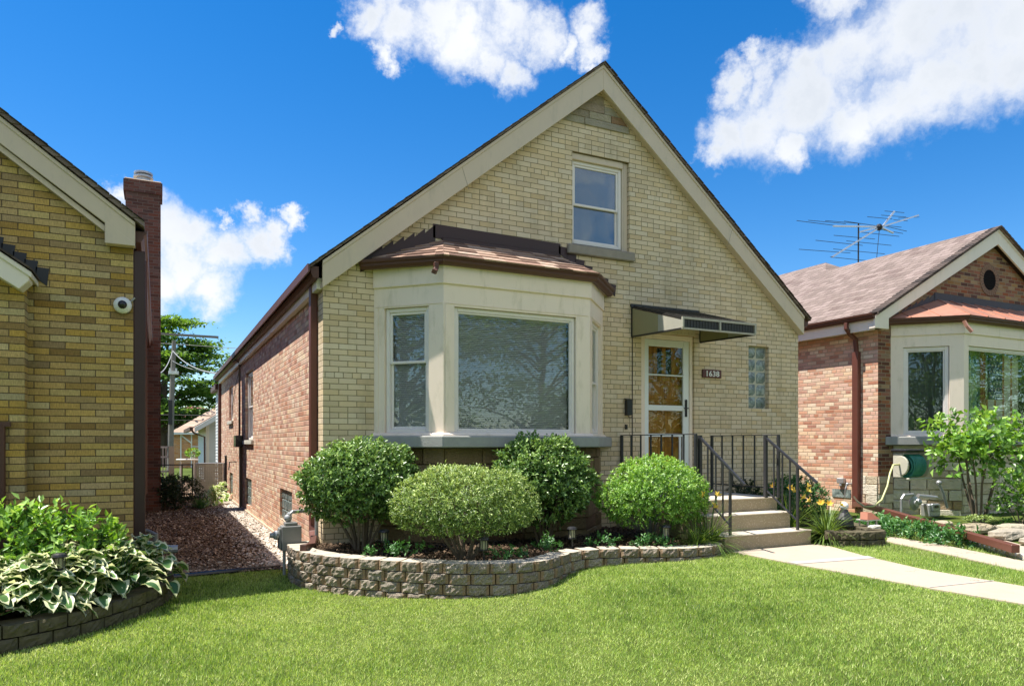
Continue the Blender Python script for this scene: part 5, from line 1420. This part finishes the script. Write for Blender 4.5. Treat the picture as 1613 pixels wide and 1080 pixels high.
# ================================================================== GARDEN LIGHTS
GL = 'solar garden lights'
def garden_light(x, y, z, label):
    r_ = empty('garden_light', (x, y, z), label, 'garden light', GL); r_['_local'] = 1
    a = MB(); a.lathe((0, 0, 0), [(.012, 0), (.012, .13), (.02, .14)], 10); p = a.build('stake', 'plastic_black', None); p.parent = r_
    a = MB(); a.lathe((0, 0, .135), [(.045, 0), (.045, .012), (.038, .016)], 16)
    a.lathe((0, 0, .235), [(.055, 0), (.058, .008), (.05, .025), (.03, .034), (.001, .036)], 16)
    for i in range(8):
        q = i * math.pi / 4; a.tube([(.040 * math.cos(q), .040 * math.sin(q), .15), (.040 * math.cos(q), .040 * math.sin(q), .236)], .0035, 5)
    p = a.build('lantern', 'black_metal', None); p.parent = r_
    a = MB(); a.lathe((0, 0, .15), [(.033, 0), (.033, .085)], 16); p = a.build('lamp_glass', 'lamp_glass', None); p.parent = r_
    return r_
L0 = garden_light(2.16, -1.05, .42, 'solar garden light below the left round shrub')
for x, y, z, lb in ((2.86, -2.08, .42, 'solar garden light under the fine-leaved dome shrub'), (4.08, -1.72, .42, 'solar garden light in the dark gap between the two middle shrubs'), (5.12, -2.02, .42, 'solar garden light below the bright green shrub near the steps'), (-.70, -1.78, .46, 'solar garden light among the cream-edged hostas')):
    c = copy_tree(L0); c.location = (x, y, z); c['label'] = lb

# ================================================================== GAS METER AT THE LEFT CORNER
GM = empty('gas_meter', (1.36, -.12, .2), 'dark grey gas meter with pipes at the left end of the curved block wall', 'gas meter')
mx_, my_ = 1.36, .02
a = MB(); a.box(mx_ - .10, mx_ + .12, my_ - .09, my_ + .09, .38, .66); a.box(mx_ - .125, mx_ - .10, my_ - .07, my_ + .07, .40, .64); a.box(mx_ - .06, mx_ + .08, my_ - .07, my_ + .07, .66, .70); a.build('body', 'meter_grey', GM, bevel=.025, seg=3)
a = MB(); a.tube([(mx_ - .01, my_, .69), (mx_ - .01, my_, .79), (mx_ + .03, my_, .815), (XL - .05, my_ + .1, .815)], .022, 8); a.tube([(XL - .05, my_ + .1, .815), (XL - .05, my_ + .1, .42)], .022, 8); a.tube([(mx_ - .06, my_, .1), (mx_ - .06, my_, .40)], .018, 8)
a.build('pipe', 'grey_metal', GM)
a = MB(); a.ball((mx_ - .02, my_, .745), .045, 12, 8); a.build('pipe_joint', 'grey_metal', GM); a = MB(); a.ball((mx_ - .15, my_ - .02, .56), .055, 12, 8, (.8, 1, 1)); a.tube([(mx_ - .22, my_ - .02, .56), (mx_ - .1, my_ - .02, .56)], .03, 10); a.build('regulator', 'grey_metal', GM)
DE = MB(); DE.tube([(XL - .10, .02, .50), (XL - .16, -.20, .44), (1.38, -.72, .50)], .05, 4); o = DE.build('drain_extension', 'gutter_brown', None, bevel=.005); tag(o, 'short dark brown drain elbow lying on the left end of the block wall', 'drain pipe')

# ================================================================== RIGHT SIDE YARD
o = MB(); o.tube([(11.28, .38, .50), (11.03, .02, .53), (8.25, -3.98, .47)], .062, 4); dx = o.build('drain_extension', 'downspout_brown', None, bevel=.006); tag(dx, 'long reddish brown downspout extension lying across the right side yard', 'drain pipe')
# scalloped brick edging under it
def edging():
    line = [Vector((9.75, -2.05)), Vector((9.25, -2.75)), Vector((8.75, -3.48)), Vector((8.3, -4.12))]
    m = MB(); p0, p1 = line[0], line[-1]; n_ = 22
    for i in range(n_):
        p = p0.lerp(p1, (i + .5) / n_); d = (p1 - p0).normalized(); nn_ = Vector((d.y, -d.x)); z = float(ground_z(p.x)); r_ = .055
        P_ = []
        for k in range(7):
            q = math.pi * k / 6; P_.append((p.x + d.x * r_ * math.cos(q), p.y + d.y * r_ * math.cos(q), z - .01 + .035 + .04 * math.sin(q)))
        P_ = [(p.x + d.x * r_, p.y + d.y * r_, z - .02)] + P_ + [(p.x - d.x * r_, p.y - d.y * r_, z - .02)]
        m.prism(P_, (nn_.x * .05, nn_.y * .05, 0), 0, random.random() * .9 + .05)
    o = m.build('scalloped_edging', 'ashlar_lime', None, bevel=.006); tag(o, 'pale scalloped stone edging under the long brown drain pipe', 'edging')
edging()
GMR = empty('gas_meter', (11.95, -.45, .35), 'pale grey gas meter with round regulator against the pale stone base of the right house', 'gas meter')
def gx(px, py, y): 
    u = (px - 806.5) / 1132; s_, c_ = math.sin(R(26.26)), math.cos(R(26.26)); t_ = (y + 8.5) / (c_ - u * s_); return Vector(((s_ + u * c_) * t_, y, 1.6 + (698 - py) / 1132 * t_))
yq = -.62
a = MB(); a.tube([gx(1420, 812, yq), gx(1420, 785, yq), gx(1424, 779, yq), gx(1438, 778, yq), gx(1440, 783, yq)], .022, 8); a.tube([gx(1446, 780, yq + .03), gx(1475, 783, yq + .03)], .03, 8); a.build('pipe', 'galvanised', GMR)
a = MB(); c = gx(1439, 792, yq); disc_y(a, tuple(c), [(.10, -.02), (.12, .0), (.12, .02), (.05, .04), (.05, .06)]); a.build('regulator', 'galvanised', GMR); a = MB(); a.ball((c.x + .08, c.y - .03, c.z + .02), .06, 10, 6); a.build('valve', 'galvanised', GMR)
a = MB(); c = gx(1466, 802, yq); a.box(c.x - .15, c.x + .15, c.y - .08, c.y + .08, c.z - .12, c.z + .10); a.box(c.x - .10, c.x + .10, c.y - .1, c.y - .06, c.z - .03, c.z + .11); a.build('body', 'galvanised', GMR, bevel=.05, seg=3)
a = MB(); a.box(c.x - .05, c.x + .05, c.y - .115, c.y - .095, c.z + .03, c.z + .08); a.build('dial', 'plastic_black', GMR, bevel=.01)
PV = MB(); PV.tube([gx(1479, 762, -.72), gx(1486, 777, -.74), gx(1492, 800, -.76)], .02, 6); PV.ball(tuple(gx(1479, 760, -.72)), .045); o = PV.build('vent_pipe', 'grey_metal', None); tag(o, 'thin vent pipe with a dark round cap right of the pale gas meter', 'pipe')

def disc_x(mb, c, r, t, n=20):
    mb.prism([(c[0] - t, c[1] + r * .8 * math.cos(2 * math.pi * j / n), c[2] + r * math.sin(2 * math.pi * j / n)) for j in range(n)], (2 * t, 0, 0))
HRL = empty('hose_reel', (12.1, -.6, 1.2), 'beige wall hose reel wound with green hose below the right bay window', 'hose reel')
yq = -.72
c = gx(1437, 733, yq)
a = MB()
for px in (1418, 1451):
    p = gx(px, 733, yq); disc_x(a, (p.x, yq - .02, p.z), .165 if px < 1430 else .20, .022); a.box(p.x - .02, p.x + .02, yq - .04, yq + .12, p.z - .20, p.z + .19)
p0, p1 = gx(1418, 755, yq), gx(1455, 755, yq); a.box(p0.x, p1.x, yq - .15, yq - .1, p0.z, p0.z + .03)
a.build('bracket', 'plastic_beige', HRL, bevel=.03, seg=3)
a = MB(); p0, p1 = gx(1415, 711, yq), gx(1458, 711, yq); a.box(p0.x, p1.x, yq - .14, yq + .15, p0.z - .01, p0.z + .04); a.build('lid', 'plastic_black', HRL, bevel=.015)
a = MB(); pa, pb = gx(1424, 733, yq), gx(1446, 733, yq); nl = 9
for k in range(3):
    for i in range(nl):
        x = pa.x + .03 + (pb.x - pa.x - .06) * (i + .5 * (k % 2)) / (nl - .5); rr = .185 - k * .028; pts = [(x + .008 * math.sin(q * 2 + i), yq - .02 + rr * math.cos(q) * .8, c.z + rr * math.sin(q)) for q in [2 * math.pi * j / 18 for j in range(19)]]
        a.tube(pts, .013, 6, 0, False)
a.build('hose', 'hose_green', HRL, smooth=True)
a = MB(); a.tube([gx(1455, 740, yq) + Vector((.05, -.1, 0)), gx(1459, 733, yq) + Vector((.05, -.16, 0))], .012, 6); a.tube([gx(1433, 757, yq), gx(1433, 776, yq + .05)], .012, 6); a.build('crank', 'plastic_black', HRL)
a = MB(); a.tube([gx(1418, 731, yq), gx(1407, 732, yq), gx(1402, 745, yq - .05), gx(1398, 765, yq - .08), gx(1389, 787, yq - .1), gx(1376, 797, yq - .1), gx(1362, 798, yq), gx(1350, 789, yq + .3), gx(1345, 782, yq + .6)], .016, 8)
o = a.build('garden_hose', 'hose_yellow', None, smooth=True); tag(o, 'pale yellow garden hose looping from the reel down past the corner stones', 'hose')

# neighbour plants
shrub('rose_of_sharon', 11.35, -1.75, .38, .95, .6, 1.50, .62, 1700, .11, .62, 'leaf_light', 'loose leafy small tree with pale green leaves in front of the right bay window', cat='small tree', seed=31, cut=-.55, hollow=.7, stems=7, sprig=.25, amp=.22, stemr=.022, inner=.9)
rs = shrub('rose_bush', 11.55, -2.25, .38, .42, .38, .78, .50, 1500, .055, .55, 'leaf_light', 'small rose bush with red blooms at the right edge of the picture', seed=33, cut=-.95, hollow=.6, stems=6, amp=.2, stemr=.008, cat='rose bush')
for i in range(5):
    a = MB(); c = Vector((random.uniform(-.3, .05), -.38 - random.uniform(-.08, .02), .25 + i * .13))
    for k in range(7):
        q = k * .9; a.ball((c.x + .016 * math.cos(q), c.y + .016 * math.sin(q), c.z + .004 * (k % 3)), .018, 6, 5, (1, 1, .7))
    o = a.build('flower', 'red_petal', None); o.parent = rs
shrub('leafy_shrub', 12.6, -2.2, .38, .6, .5, 1.0, .7, 1800, .09, .6, 'leaf_light', 'leafy shrub cut by the right edge beside the rose bush', seed=35, hollow=.7, stems=6, amp=.2)
def rock(x, y, z, sx, sy, sz, label, group, mname='ashlar_gable', name='edging_stone'):
    m = MB(); g = random.Random(int(x * 977 + y * 131)); n_, m_ = 12, 8; vs = []
    for i in range(m_ + 1):
        ph = math.pi * i / m_
        for j in range(n_):
            th = 2 * math.pi * j / n_; v = Vector((math.sin(ph) * math.cos(th), math.sin(ph) * math.sin(th), -math.cos(ph)))
            v = Vector([math.copysign(abs(k) ** .55, k) for k in v]); v *= 1 + g.uniform(-.1, .1) if 0 < i < m_ else 1; vs.append((v.x * sx / 2, v.y * sy / 2, v.z * sz / 2))
    m.add(vs, [(i * n_ + j, i * n_ + (j + 1) % n_, (i + 1) * n_ + (j + 1) % n_, (i + 1) * n_ + j) for i in range(m_) for j in range(n_)], 0, g.uniform(.1, .9))
    o = m.build(name, mname); o.location = (x, y, z); tag(o, label, 'stone', group); return o
GS = 'flat edging stones of the right neighbour bed'
for i, (x, y, w_, lb) in enumerate([(10.15, -1.85, .55, 'pale flat stone at the left end of the right neighbour bed'), (10.25, -2.35, .60, 'mossy flat stone next to the pale end stone of the neighbour bed'), (10.0, -2.95, .62, 'long flat dark stone beside the brown drain pipe, right of the mossy one'), (9.7, -3.5, .6, 'flat stone under the rose bush at the right edge'), (10.7, -2.6, .5, 'stone half hidden behind the mossy stone near the rose stems')]):
    rock(x, y, .41, w_, .32, .13, lb, GS)
shrub('moss_clump', 10.35, -2.35, .50, .26, .16, .53, .05, 900, .022, .5, 'leaf_yew', 'yellow-green mossy ground cover on the flat edging stones', cat='moss', seed=50, stems=0, cut=-.1)
GC = 'low leafy ground cover plants between the right paths'
for i, (x, y, w_, lb) in enumerate([(8.95, -1.75, .34, 'dark green ground cover plant at the far end next to the block planter'), (9.05, -2.15, .34, 'dark green ground cover plant second from the planter'), (8.95, -2.55, .32, 'leafy ground cover plant between two concrete paths'), (8.80, -2.95, .28, 'leafy ground cover plant nearest the grass strip'), (9.35, -1.55, .34, 'ground cover plant near the foot of the brown drain pipe')]):
    shrub('ground_cover', x, y, .35, w_, .26, .40, .13, 520, .07, .42, 'leaf_box', lb, GC, 'plant', stems=3, cut=-.2, seed=60 + i, stemr=.004, amp=.15)
# ornaments on the block planter
a = MB(); a.lathe((0, 0, 0), [(.10, 0), (.12, .03), (.11, .12), (.06, .20), (.045, .24)], 18); o = a.build('garden_ornament', 'black_metal'); o.location = (8.02, -2.02, .50)
OR = empty('garden_ornament', (8.02, -2.02, .50), 'black bell-shaped ornament topped by a white ball on the block planter', 'ornament')
adopt(o, OR); o.name = 'base'; o.matrix_parent_inverse = Matrix(); o.location = (0, 0, 0)
a = MB(); a.ball((0, 0, .285), .055, 14, 10); o = a.build('globe', 'plastic_white', None, smooth=True); o.parent = OR
BH = empty('bird_feeder', (8.32, -2.15, .50), 'small house-shaped ornament with a terracotta roof on the block planter', 'ornament'); BH['_local'] = 1; BH.scale = (.8, .8, .8)
a = MB(); a.prism([(-.16, -.10, .14), (.16, -.10, .14), (.05, -.02, .25), (-.05, -.02, .25)], (0, .14, 0)); o = a.build('roof', 'terracotta', None, bevel=.006); o.parent = BH
a = MB(); a.box(-.12, .12, -.08, .10, 0, .02); a.box(-.15, .15, -.10, .12, .125, .14)
for x in (-.11, .10):
    for y in (-.07, .08): a.box(x, x + .018, y, y + .018, .02, .13)
o = a.build('frame', 'limewash', None); o.parent = BH
rock(8.17, -2.35, .535, .17, .1, .06, 'small white stone lying on the block planter cap', None, 'limewash', 'white_stone')

# ================================================================== BACKGROUND BETWEEN THE HOUSES
def siding(mb, X, a, b, c, d, y=0, h=.10, clip=None):
    mb.x = X; z = c
    while z < d - 1e-4:
        z1 = min(z + h, d); mb.add([(a, y + .022, z), (b, y + .022, z), (b, y + .004, z1), (a, y + .004, z1), (a, y, z), (b, y, z)], [(0, 1, 2, 3), (4, 5, 1, 0)]); z = z1
    mb.x = None
AD = empty('rear_addition', (3.5, 16, .1), 'grey siding addition behind the far end of the red brick side wall', 'building')
a = MB(); siding(a, frame_xf((1.74, 15.1, 0), (0, 1, 0), (-1, 0, 0)), 0, 2.0, .1, 3.3); siding(a, frame_xf((1.74, 17.1, 0), (1, 0, 0), (0, 1, 0)), 0, 5, .1, 3.3); a.build('wall', 'vinyl_siding', AD)
a = MB(); a.box(1.70, 6.8, 15.26, 17.2, 3.3, 3.42); a.box(1.58, 1.70, 15.26, 17.25, 3.25, 3.42); a.build('roof', 'gutter_brown', AD, bevel=.01)
a = MB(); a.box(1.66, 1.74, 15.16, 15.26, .1, 3.3); a.build('downspout', 'downspout_brown', AD)

GR = empty('garage', (3.5, 24.5, .1), 'pale siding garage with brown eave seen between the two houses', 'garage')
a = MB(); siding(a, frame_xf((1.69, 21.5, 0), (1, 0, 0), (0, -1, 0)), .09, 5, .1, 2.30, h=.12); siding(a, frame_xf((1.69, 21.5, 0), (0, 1, 0), (-1, 0, 0)), .09, 6, .1, 2.45, h=.12)
a.prism([(1.70, 21.5, 2.30), (6.7, 21.5, 2.30), (4.2, 21.5, 3.9)], (0, .05, 0)); a.build('wall', 'vinyl_siding', GR)
a = MB(); a.box(1.67, 1.79, 21.46, 21.6, .1, 2.42); a.build('corner_trim', 'trim_white', GR)
a = MB()
for s in (1, -1):
    q = [(4.2 - s * 3.0, 21.0, 2.22), (4.2, 21.0, 4.12), (4.2, 28, 4.12), (4.2 - s * 3.0, 28, 2.22)]; a.prism(q if s > 0 else q[::-1], (0, 0, -.05))
a.build('roof', 'shingle_tan', GR)
a = MB(); a.box(1.08, 1.20, 20.98, 28, 2.08, 2.22); a.tube([(1.15, 21.1, 2.1), (1.25, 21.2, 1.98), (1.62, 21.42, 1.85), (1.63, 21.42, .2)], .035, 6); a.build('gutter', 'gutter_brown', GR)
rake(GR, 1.25, 2.20, 4.2, 4.08, .2, 20.98, mname='lattice_white')

FG = empty('garage', (2.2, 41, .1), 'tan brick garage with wide pale brown roof far behind the siding garage', 'garage')
a = MB(); a.box(.75, 8, 40, 46, 0, 2.25); a.build('wall', 'brick_far', FG)
a = MB(); a.prism([(.70, 39.7, 2.22), (9, 39.7, 2.22), (9, 43, 4.1), (3.7, 43, 4.1)], (0, 0, .06)); a.prism([(.70, 39.7, 2.22), (3.7, 43, 4.1), (.7, 46.4, 2.22)], (0, 0, .06)); a.build('roof', 'shingle_tan', FG)
a = MB(); a.box(1.25, 1.32, 39.96, 40.0, .1, 2.2); a.box(1.85, 1.92, 39.96, 40, .1, 2.2); a.prism([(1.3, 39.95, 2.15), (1.9, 39.95, 1.65), (1.9, 39.95, 1.55), (1.3, 39.95, 2.05)], (0, .03, 0)); a.box(1.9, 3.2, 39.96, 40, 1.12, 1.18); a.box(1.9, 3.2, 39.96, 40, 1.38, 1.43); a.build('door_frame', 'lattice_white', FG)
a = MB(); a.box(.7, 9, 39.64, 39.72, 2.14, 2.28); a.build('fascia', 'lattice_white', FG)
RH = empty('house', (4, 62, .1), 'distant house with a dull red hipped roof above the garages', 'house')
a = MB(); a.box(-1, 7, 60, 68, 0, 3.7); wl = a.build('wall', 'trim_white', RH)
a = MB(); a.add([(-1.5, 59.5, 3.6), (7.5, 59.5, 3.6), (7.5, 68.5, 3.6), (-1.5, 68.5, 3.6), (2.6, 62.5, 5.0), (3.6, 65, 5.0)], [(0, 1, 4), (1, 5, 4), (1, 2, 5), (2, 3, 5), (3, 4, 5), (3, 0, 4), (3, 2, 1, 0)]); a.build('roof', 'shingle_red', RH)
a = MB(); a.box(1.5, 2.1, 59.95, 60, 2.7, 3.3); a.build('window', 'plastic_black', RH)

# chain-link gate with woven slats
FN = empty('chain_link_gate', (1.3, 13, .1), 'chain link gate woven with pale slats at the end of the passage', 'gate')
a = MB(); a.tube([(.93, 13, .12), (.93, 13, 1.06)], .02, 6); a.tube([(1.66, 13, .12), (1.66, 13, 1.06)], .02, 6); a.tube([(.93, 13, 1.05), (1.66, 13, 1.05)], .018, 6); a.tube([(.93, 13, .15), (1.66, 13, .15)], .018, 6); a.build('frame', 'galvanised', FN)
a = MB(); n_ = 15
for i in range(n_):
    for j in range(13):
        x = .95 + i * .047 + (.0235 if j % 2 else 0); z = .17 + j * .067
        if x > 1.62: continue
        a.add([(x, 13.0 + .006, z), (x + .021, 13.012, z + .036), (x, 13.006, z + .072), (x - .021, 13.0, z + .036)], [(0, 1, 2, 3)], 0)

for i in range(16): a.box(.945 + i * .0465, .945 + i * .0465 + .038, 13.02, 13.024, .16, 1.05)
a.build('slats', 'plastic_beige', FN)
a = MB()
for i in range(-13, 17):
    x = .95 + i * .047
    for s in (1, -1):
        p, q = (x, .15), (x + s * .9 * .35 * 2, 1.05)
        pts = []
        t0 = 0; t1 = 1
        dx_ = q[0] - p[0]
        if dx_ != 0:
            ta, tb = (.93 - p[0]) / dx_, (1.66 - p[0]) / dx_; t0, t1 = max(0, min(ta, tb)), min(1, max(ta, tb))
        if t1 > t0: a.tube([(p[0] + dx_ * t0, 12.985, p[1] + .9 * t0), (p[0] + dx_ * t1, 12.985, p[1] + .9 * t1)], .004, 4, 0, False)
a.build('wire_mesh', 'galvanised', FN)
a = MB(); a.tube([(1.705, 12.95, .08), (1.705, 12.95, 1.22)], .03, 8); a.ball((1.705, 12.95, 1.24), .035); tag(a.build('fence_post', 'rail_paint'), 'dark metal fence post between the chain link gate and the brick wall', 'post')
FN2 = empty('chain_link_fence', (.4, 13, .1), 'plain chain link fence left of the woven gate behind the dark shrub', 'fence')
a = MB(); a.tube([(-.2, 13, 1.02), (.88, 13, 1.02)], .018, 6)
for x in (-.15, .60, .86): a.tube([(x, 13, .1), (x, 13, 1.04)], .02, 6)
a.build('rail', 'rail_paint', FN2)
LT = empty('lattice_gate', (.1, 13.6, .1), 'tall white slatted gate beside the red chimney at the end of the passage', 'gate')
a = MB()
for i in range(6): a.box(-.10 + i * .075, -.075 + i * .075, 13.6, 13.63, .1, 1.50)
for z in (.35, .8, 1.2, 1.47): a.box(-.12, .31, 13.63, 13.66, z, z + .05)
a.build('slats', 'lattice_white', LT)
a = MB(); a.box(.28, .42, 13.58, 13.72, .1, 1.52); a.build('post', 'plastic_beige', LT)
TB = empty('patio_table', (.78, 14.8, .1), 'small white table behind the chain link gate', 'table')
a = MB(); a.lathe((.80, 15.0, .1), [(.30, 1.0), (.31, 1.02), (.30, 1.04)], 20); a.build('tabletop', 'plastic_white', TB)
for dx_, dy_ in ((-.2, -.1), (.2, -.1), (.2, .1), (-.2, .1)):
    a = MB(); a.tube([(.80 + dx_, 15 + dy_, .1), (.8 + dx_ * .9, 15 + dy_, 1.1)], .025, 6); a.build('leg', 'plastic_white', TB)
FP = empty('flower_pot', (.95, 15.2, 1.1), 'potted plant with green leaves and red flowers on the white table', 'flower pot'); FP['_local'] = 1
a = MB(); a.lathe((0, 0, .04), [(.06, 0), (.09, .12)], 12); o = a.build('pot', 'plastic_white'); o.parent = FP
g_ = np.random.default_rng(5); D = nrm(g_.normal(0, 1, (260, 3))); o = leaves('leaves', D * [.16, .12, .09] + [0, 0, .22], D, nrm(g_.normal(0, 1, (260, 3))), .08, .5, 'leaf_light'); o.parent = FP
a = MB()
for i in range(6): a.ball((random.uniform(-.2, .0), random.uniform(-.05, .05), random.uniform(.2, .32)), .025, 6, 5)
o = a.build('flowers', 'red_petal'); o.parent = FP

# utility pole, wires
UP = empty('utility_pole', (.80, 34, .1), 'weathered wooden utility pole with crossarm and wires behind the passage', 'utility pole')
a = MB(); a.tube([(.60, 34, .1), (.70, 34, 4.5), (.80, 34, 7.1)], [.15, .13, .10], 12); a.build('pole', 'pole_wood', UP)
a = MB(); a.box(.52, 1.02, 33.8, 34, 5.28, 5.45); a.tube([(.6, 33.8, 5.3), (.6, 33.8, 5.6)], .05, 6); a.tube([(.9, 33.8, 5.3), (.9, 33.8, 5.6)], .05, 6); a.build('insulator_bracket', 'lattice_white', UP)
a = MB(); a.box(.52, .70, 33.75, 33.86, 2.6, 3.9); a.build('cable_riser', 'rail_paint', UP)
a = MB(); a.box(-2.2, 3.0, 33.9, 34.0, 7.35, 7.47); a.build('crossarm', 'pole_wood', UP)
def wire(p, q, sag, r, m_, label):
    p, q = Vector(p), Vector(q); a = MB(); pts = [p.lerp(q, t / 12) - Vector((0, 0, sag * 4 * (t / 12) * (1 - t / 12))) for t in range(13)]
    a.tube(pts, r, 5); tag(a.build('cable', m_), label, 'cable')
wire((.72, 33.9, 6.55), (1.62, 14.0, 3.62), .25, .022, 'wire_grey', 'thick grey service cable sagging from the pole to the brown eave')
wire((.72, 33.9, 6.0), (1.62, 15.2, 3.75), .12, .014, 'wire_grey', 'thin grey cable running below the thick service cable to the eave')
wire((.72, 33.9, 6.5), (-.3, 14.0, 3.6), .5, .02, 'wire_grey', 'grey cable dropping from the pole to the left house')
wire((-25, 34, 3.5), (25, 34.5, 3.35), .3, .03, 'wire_black', 'lower black cable crossing low behind the pole')
wire((-25, 34, 3.1), (25, 34.5, 3.0), .2, .02, 'wire_black', 'lowest thin cable crossing behind the pole')
wire((-25, 34, 7.6), (25, 34.5, 6.9), .3, .015, 'wire_grey', 'high thin cable crossing the tree top near the pole top')

# layered tree behind
def tree(name, x, y, label, H_, rx, zlow, n, L, seed, lm='leaf_tree', group=None, clumps=70, flat=.22, tr=.25, ry=None, z0=.1, shape='layer'):
    root = empty(name, (x, y, z0), label, 'tree', group); root['_local'] = 1; g = np.random.default_rng(seed); rr = random.Random(seed)
    ry = ry or rx; Cs = []
    for i in range(clumps):
        t = g.random(); z = zlow + (H_ - zlow) * t
        wmax = (math.sin(math.pi * (.12 + .80 * t)) ** .6) if shape == 'round' else (1.0 - .55 * t ** 2.2)
        a = g.random() * 6.28; q = wmax * math.sqrt(g.random()); Cs.append((math.cos(a) * q * rx, math.sin(a) * q * ry, z - .12 * rx * q ** 2))
    Cs = np.array(Cs); ci = g.integers(0, clumps, n); sz = (.20 + .16 * g.random(clumps)) * rx
    D = g.normal(0, .5, (n, 3)); P = Cs[ci] + D * sz[ci][:, None] * [1, 1, flat]
    N = nrm(g.normal(0, .6, (n, 3)) + [0, 0, 1.0]); T = nrm(g.normal(0, 1, (n, 3)) * [1, 1, .4])
    r = np.clip(g.normal(.45, .2, n) + .12 * np.repeat(g.normal(0, 1, clumps), 1)[ci], .01, 1)
    o = leaves('crown', P, T, N, L * (.6 + .8 * g.random(n)), .6, lm, None, r); o.parent = root
    a = MB(); top = Vector((rx * .08, 0, H_ * .88)); a.tube([(0, 0, 0), (rx * .03, 0, zlow * .6), (-rx * .02, 0, zlow), tuple(top * .8), tuple(top)], [tr, tr * .85, tr * .75, tr * .35, tr * .08], 10)
    for i in range(0, clumps, 2):
        c = Vector(Cs[i]); zz = max(zlow * .7, c.z - .35 * math.hypot(c.x, c.y) - .3); b = Vector((0, 0, zz)); a.tube([b, b.lerp(c, .55) + Vector((0, 0, .08 * rx)), c], [tr * .28, tr * .15, tr * .05], 5)
    o = a.build('trunk', 'bark'); o.parent = root; return root
tree('locust_tree', .3, 47, 'large green tree with layered branches behind the utility pole', 10.2, 4.4, 3.0, 24000, .27, 71, clumps=140, flat=.15, tr=.42)
tree('tree', 9.0, 75, 'distant green trees seen low beside the siding addition', 6.0, 6.0, 1.6, 6000, .4, 73, clumps=60, flat=.6, shape='round')
tree('tree', -5, 72, 'distant tree mass low behind the left house chimney', 6.0, 6.0, 1.6, 6000, .4, 74, clumps=60, flat=.6, shape='round')
# trees on the other side of the street: seen in the window panes
GT = 'street trees across the road'
for i, (x, y, H_, rx, lb) in enumerate([(9.5, -24, 10.5, 4.6, 'street tree mirrored at the left of the picture window'), (17.5, -25, 10, 5.0, 'street tree mirrored at the right of the picture window'), (26, -24, 10, 5.0, 'street tree mirrored in the panes of the right house'), (3.0, -26, 11, 4.6, 'street tree mirrored in the storm door'), (34, -20, 9, 4.5, 'street tree far right, mirrored in the right bay'), (-13, -5.0, 9.5, 4.2, 'tree left of the picture mirrored in the narrow bay window'), (-5, -27, 10, 4.6, 'street tree at the far left across the road'), (44, -22, 10, 5, 'street tree beyond the right house across the road'), (55, -25, 10, 5.5, 'farthest right street tree across the road')]):
    tree('street_tree', x, y, lb, H_, rx, 1.4, 17000, .19, 80 + i, group=GT, clumps=90, flat=.5, shape='round', tr=.25)

shrub('dark_shrub', .42, 9.7, .1, .50, .35, .48, .36, 3000, .06, .45, 'leaf_dark', 'dark shaded shrub at the back of the passage beside the red chimney', seed=91, stems=5, cut=-.9, amp=.15, sprig=.3)
shrub('dark_shrub', .16, 9.3, .1, .30, .3, .5, .38, 2500, .06, .45, 'leaf_dark', 'dark shrub touching the red chimney', seed=92, stems=4, cut=-.9, amp=.15)
strap('grassy_clump', .88, 9.4, .1, 160, .45, 'dark grassy clump at the right of the passage shrubs', 'plant', None, 93, 0, mname='leaf_box')
for i, (x, y, lb) in enumerate([(1.25, 10.3, 'pale green hosta near the foot of the side wall below the gate'), (1.48, 11.4, 'pale green hosta closest to the chain link gate')]):
    hosta(x, y, .09, .28, 50, lb, 'pale hostas in the passage', 140 + i, cream='hosta_cream', green='leaf_light', scale=1.0)
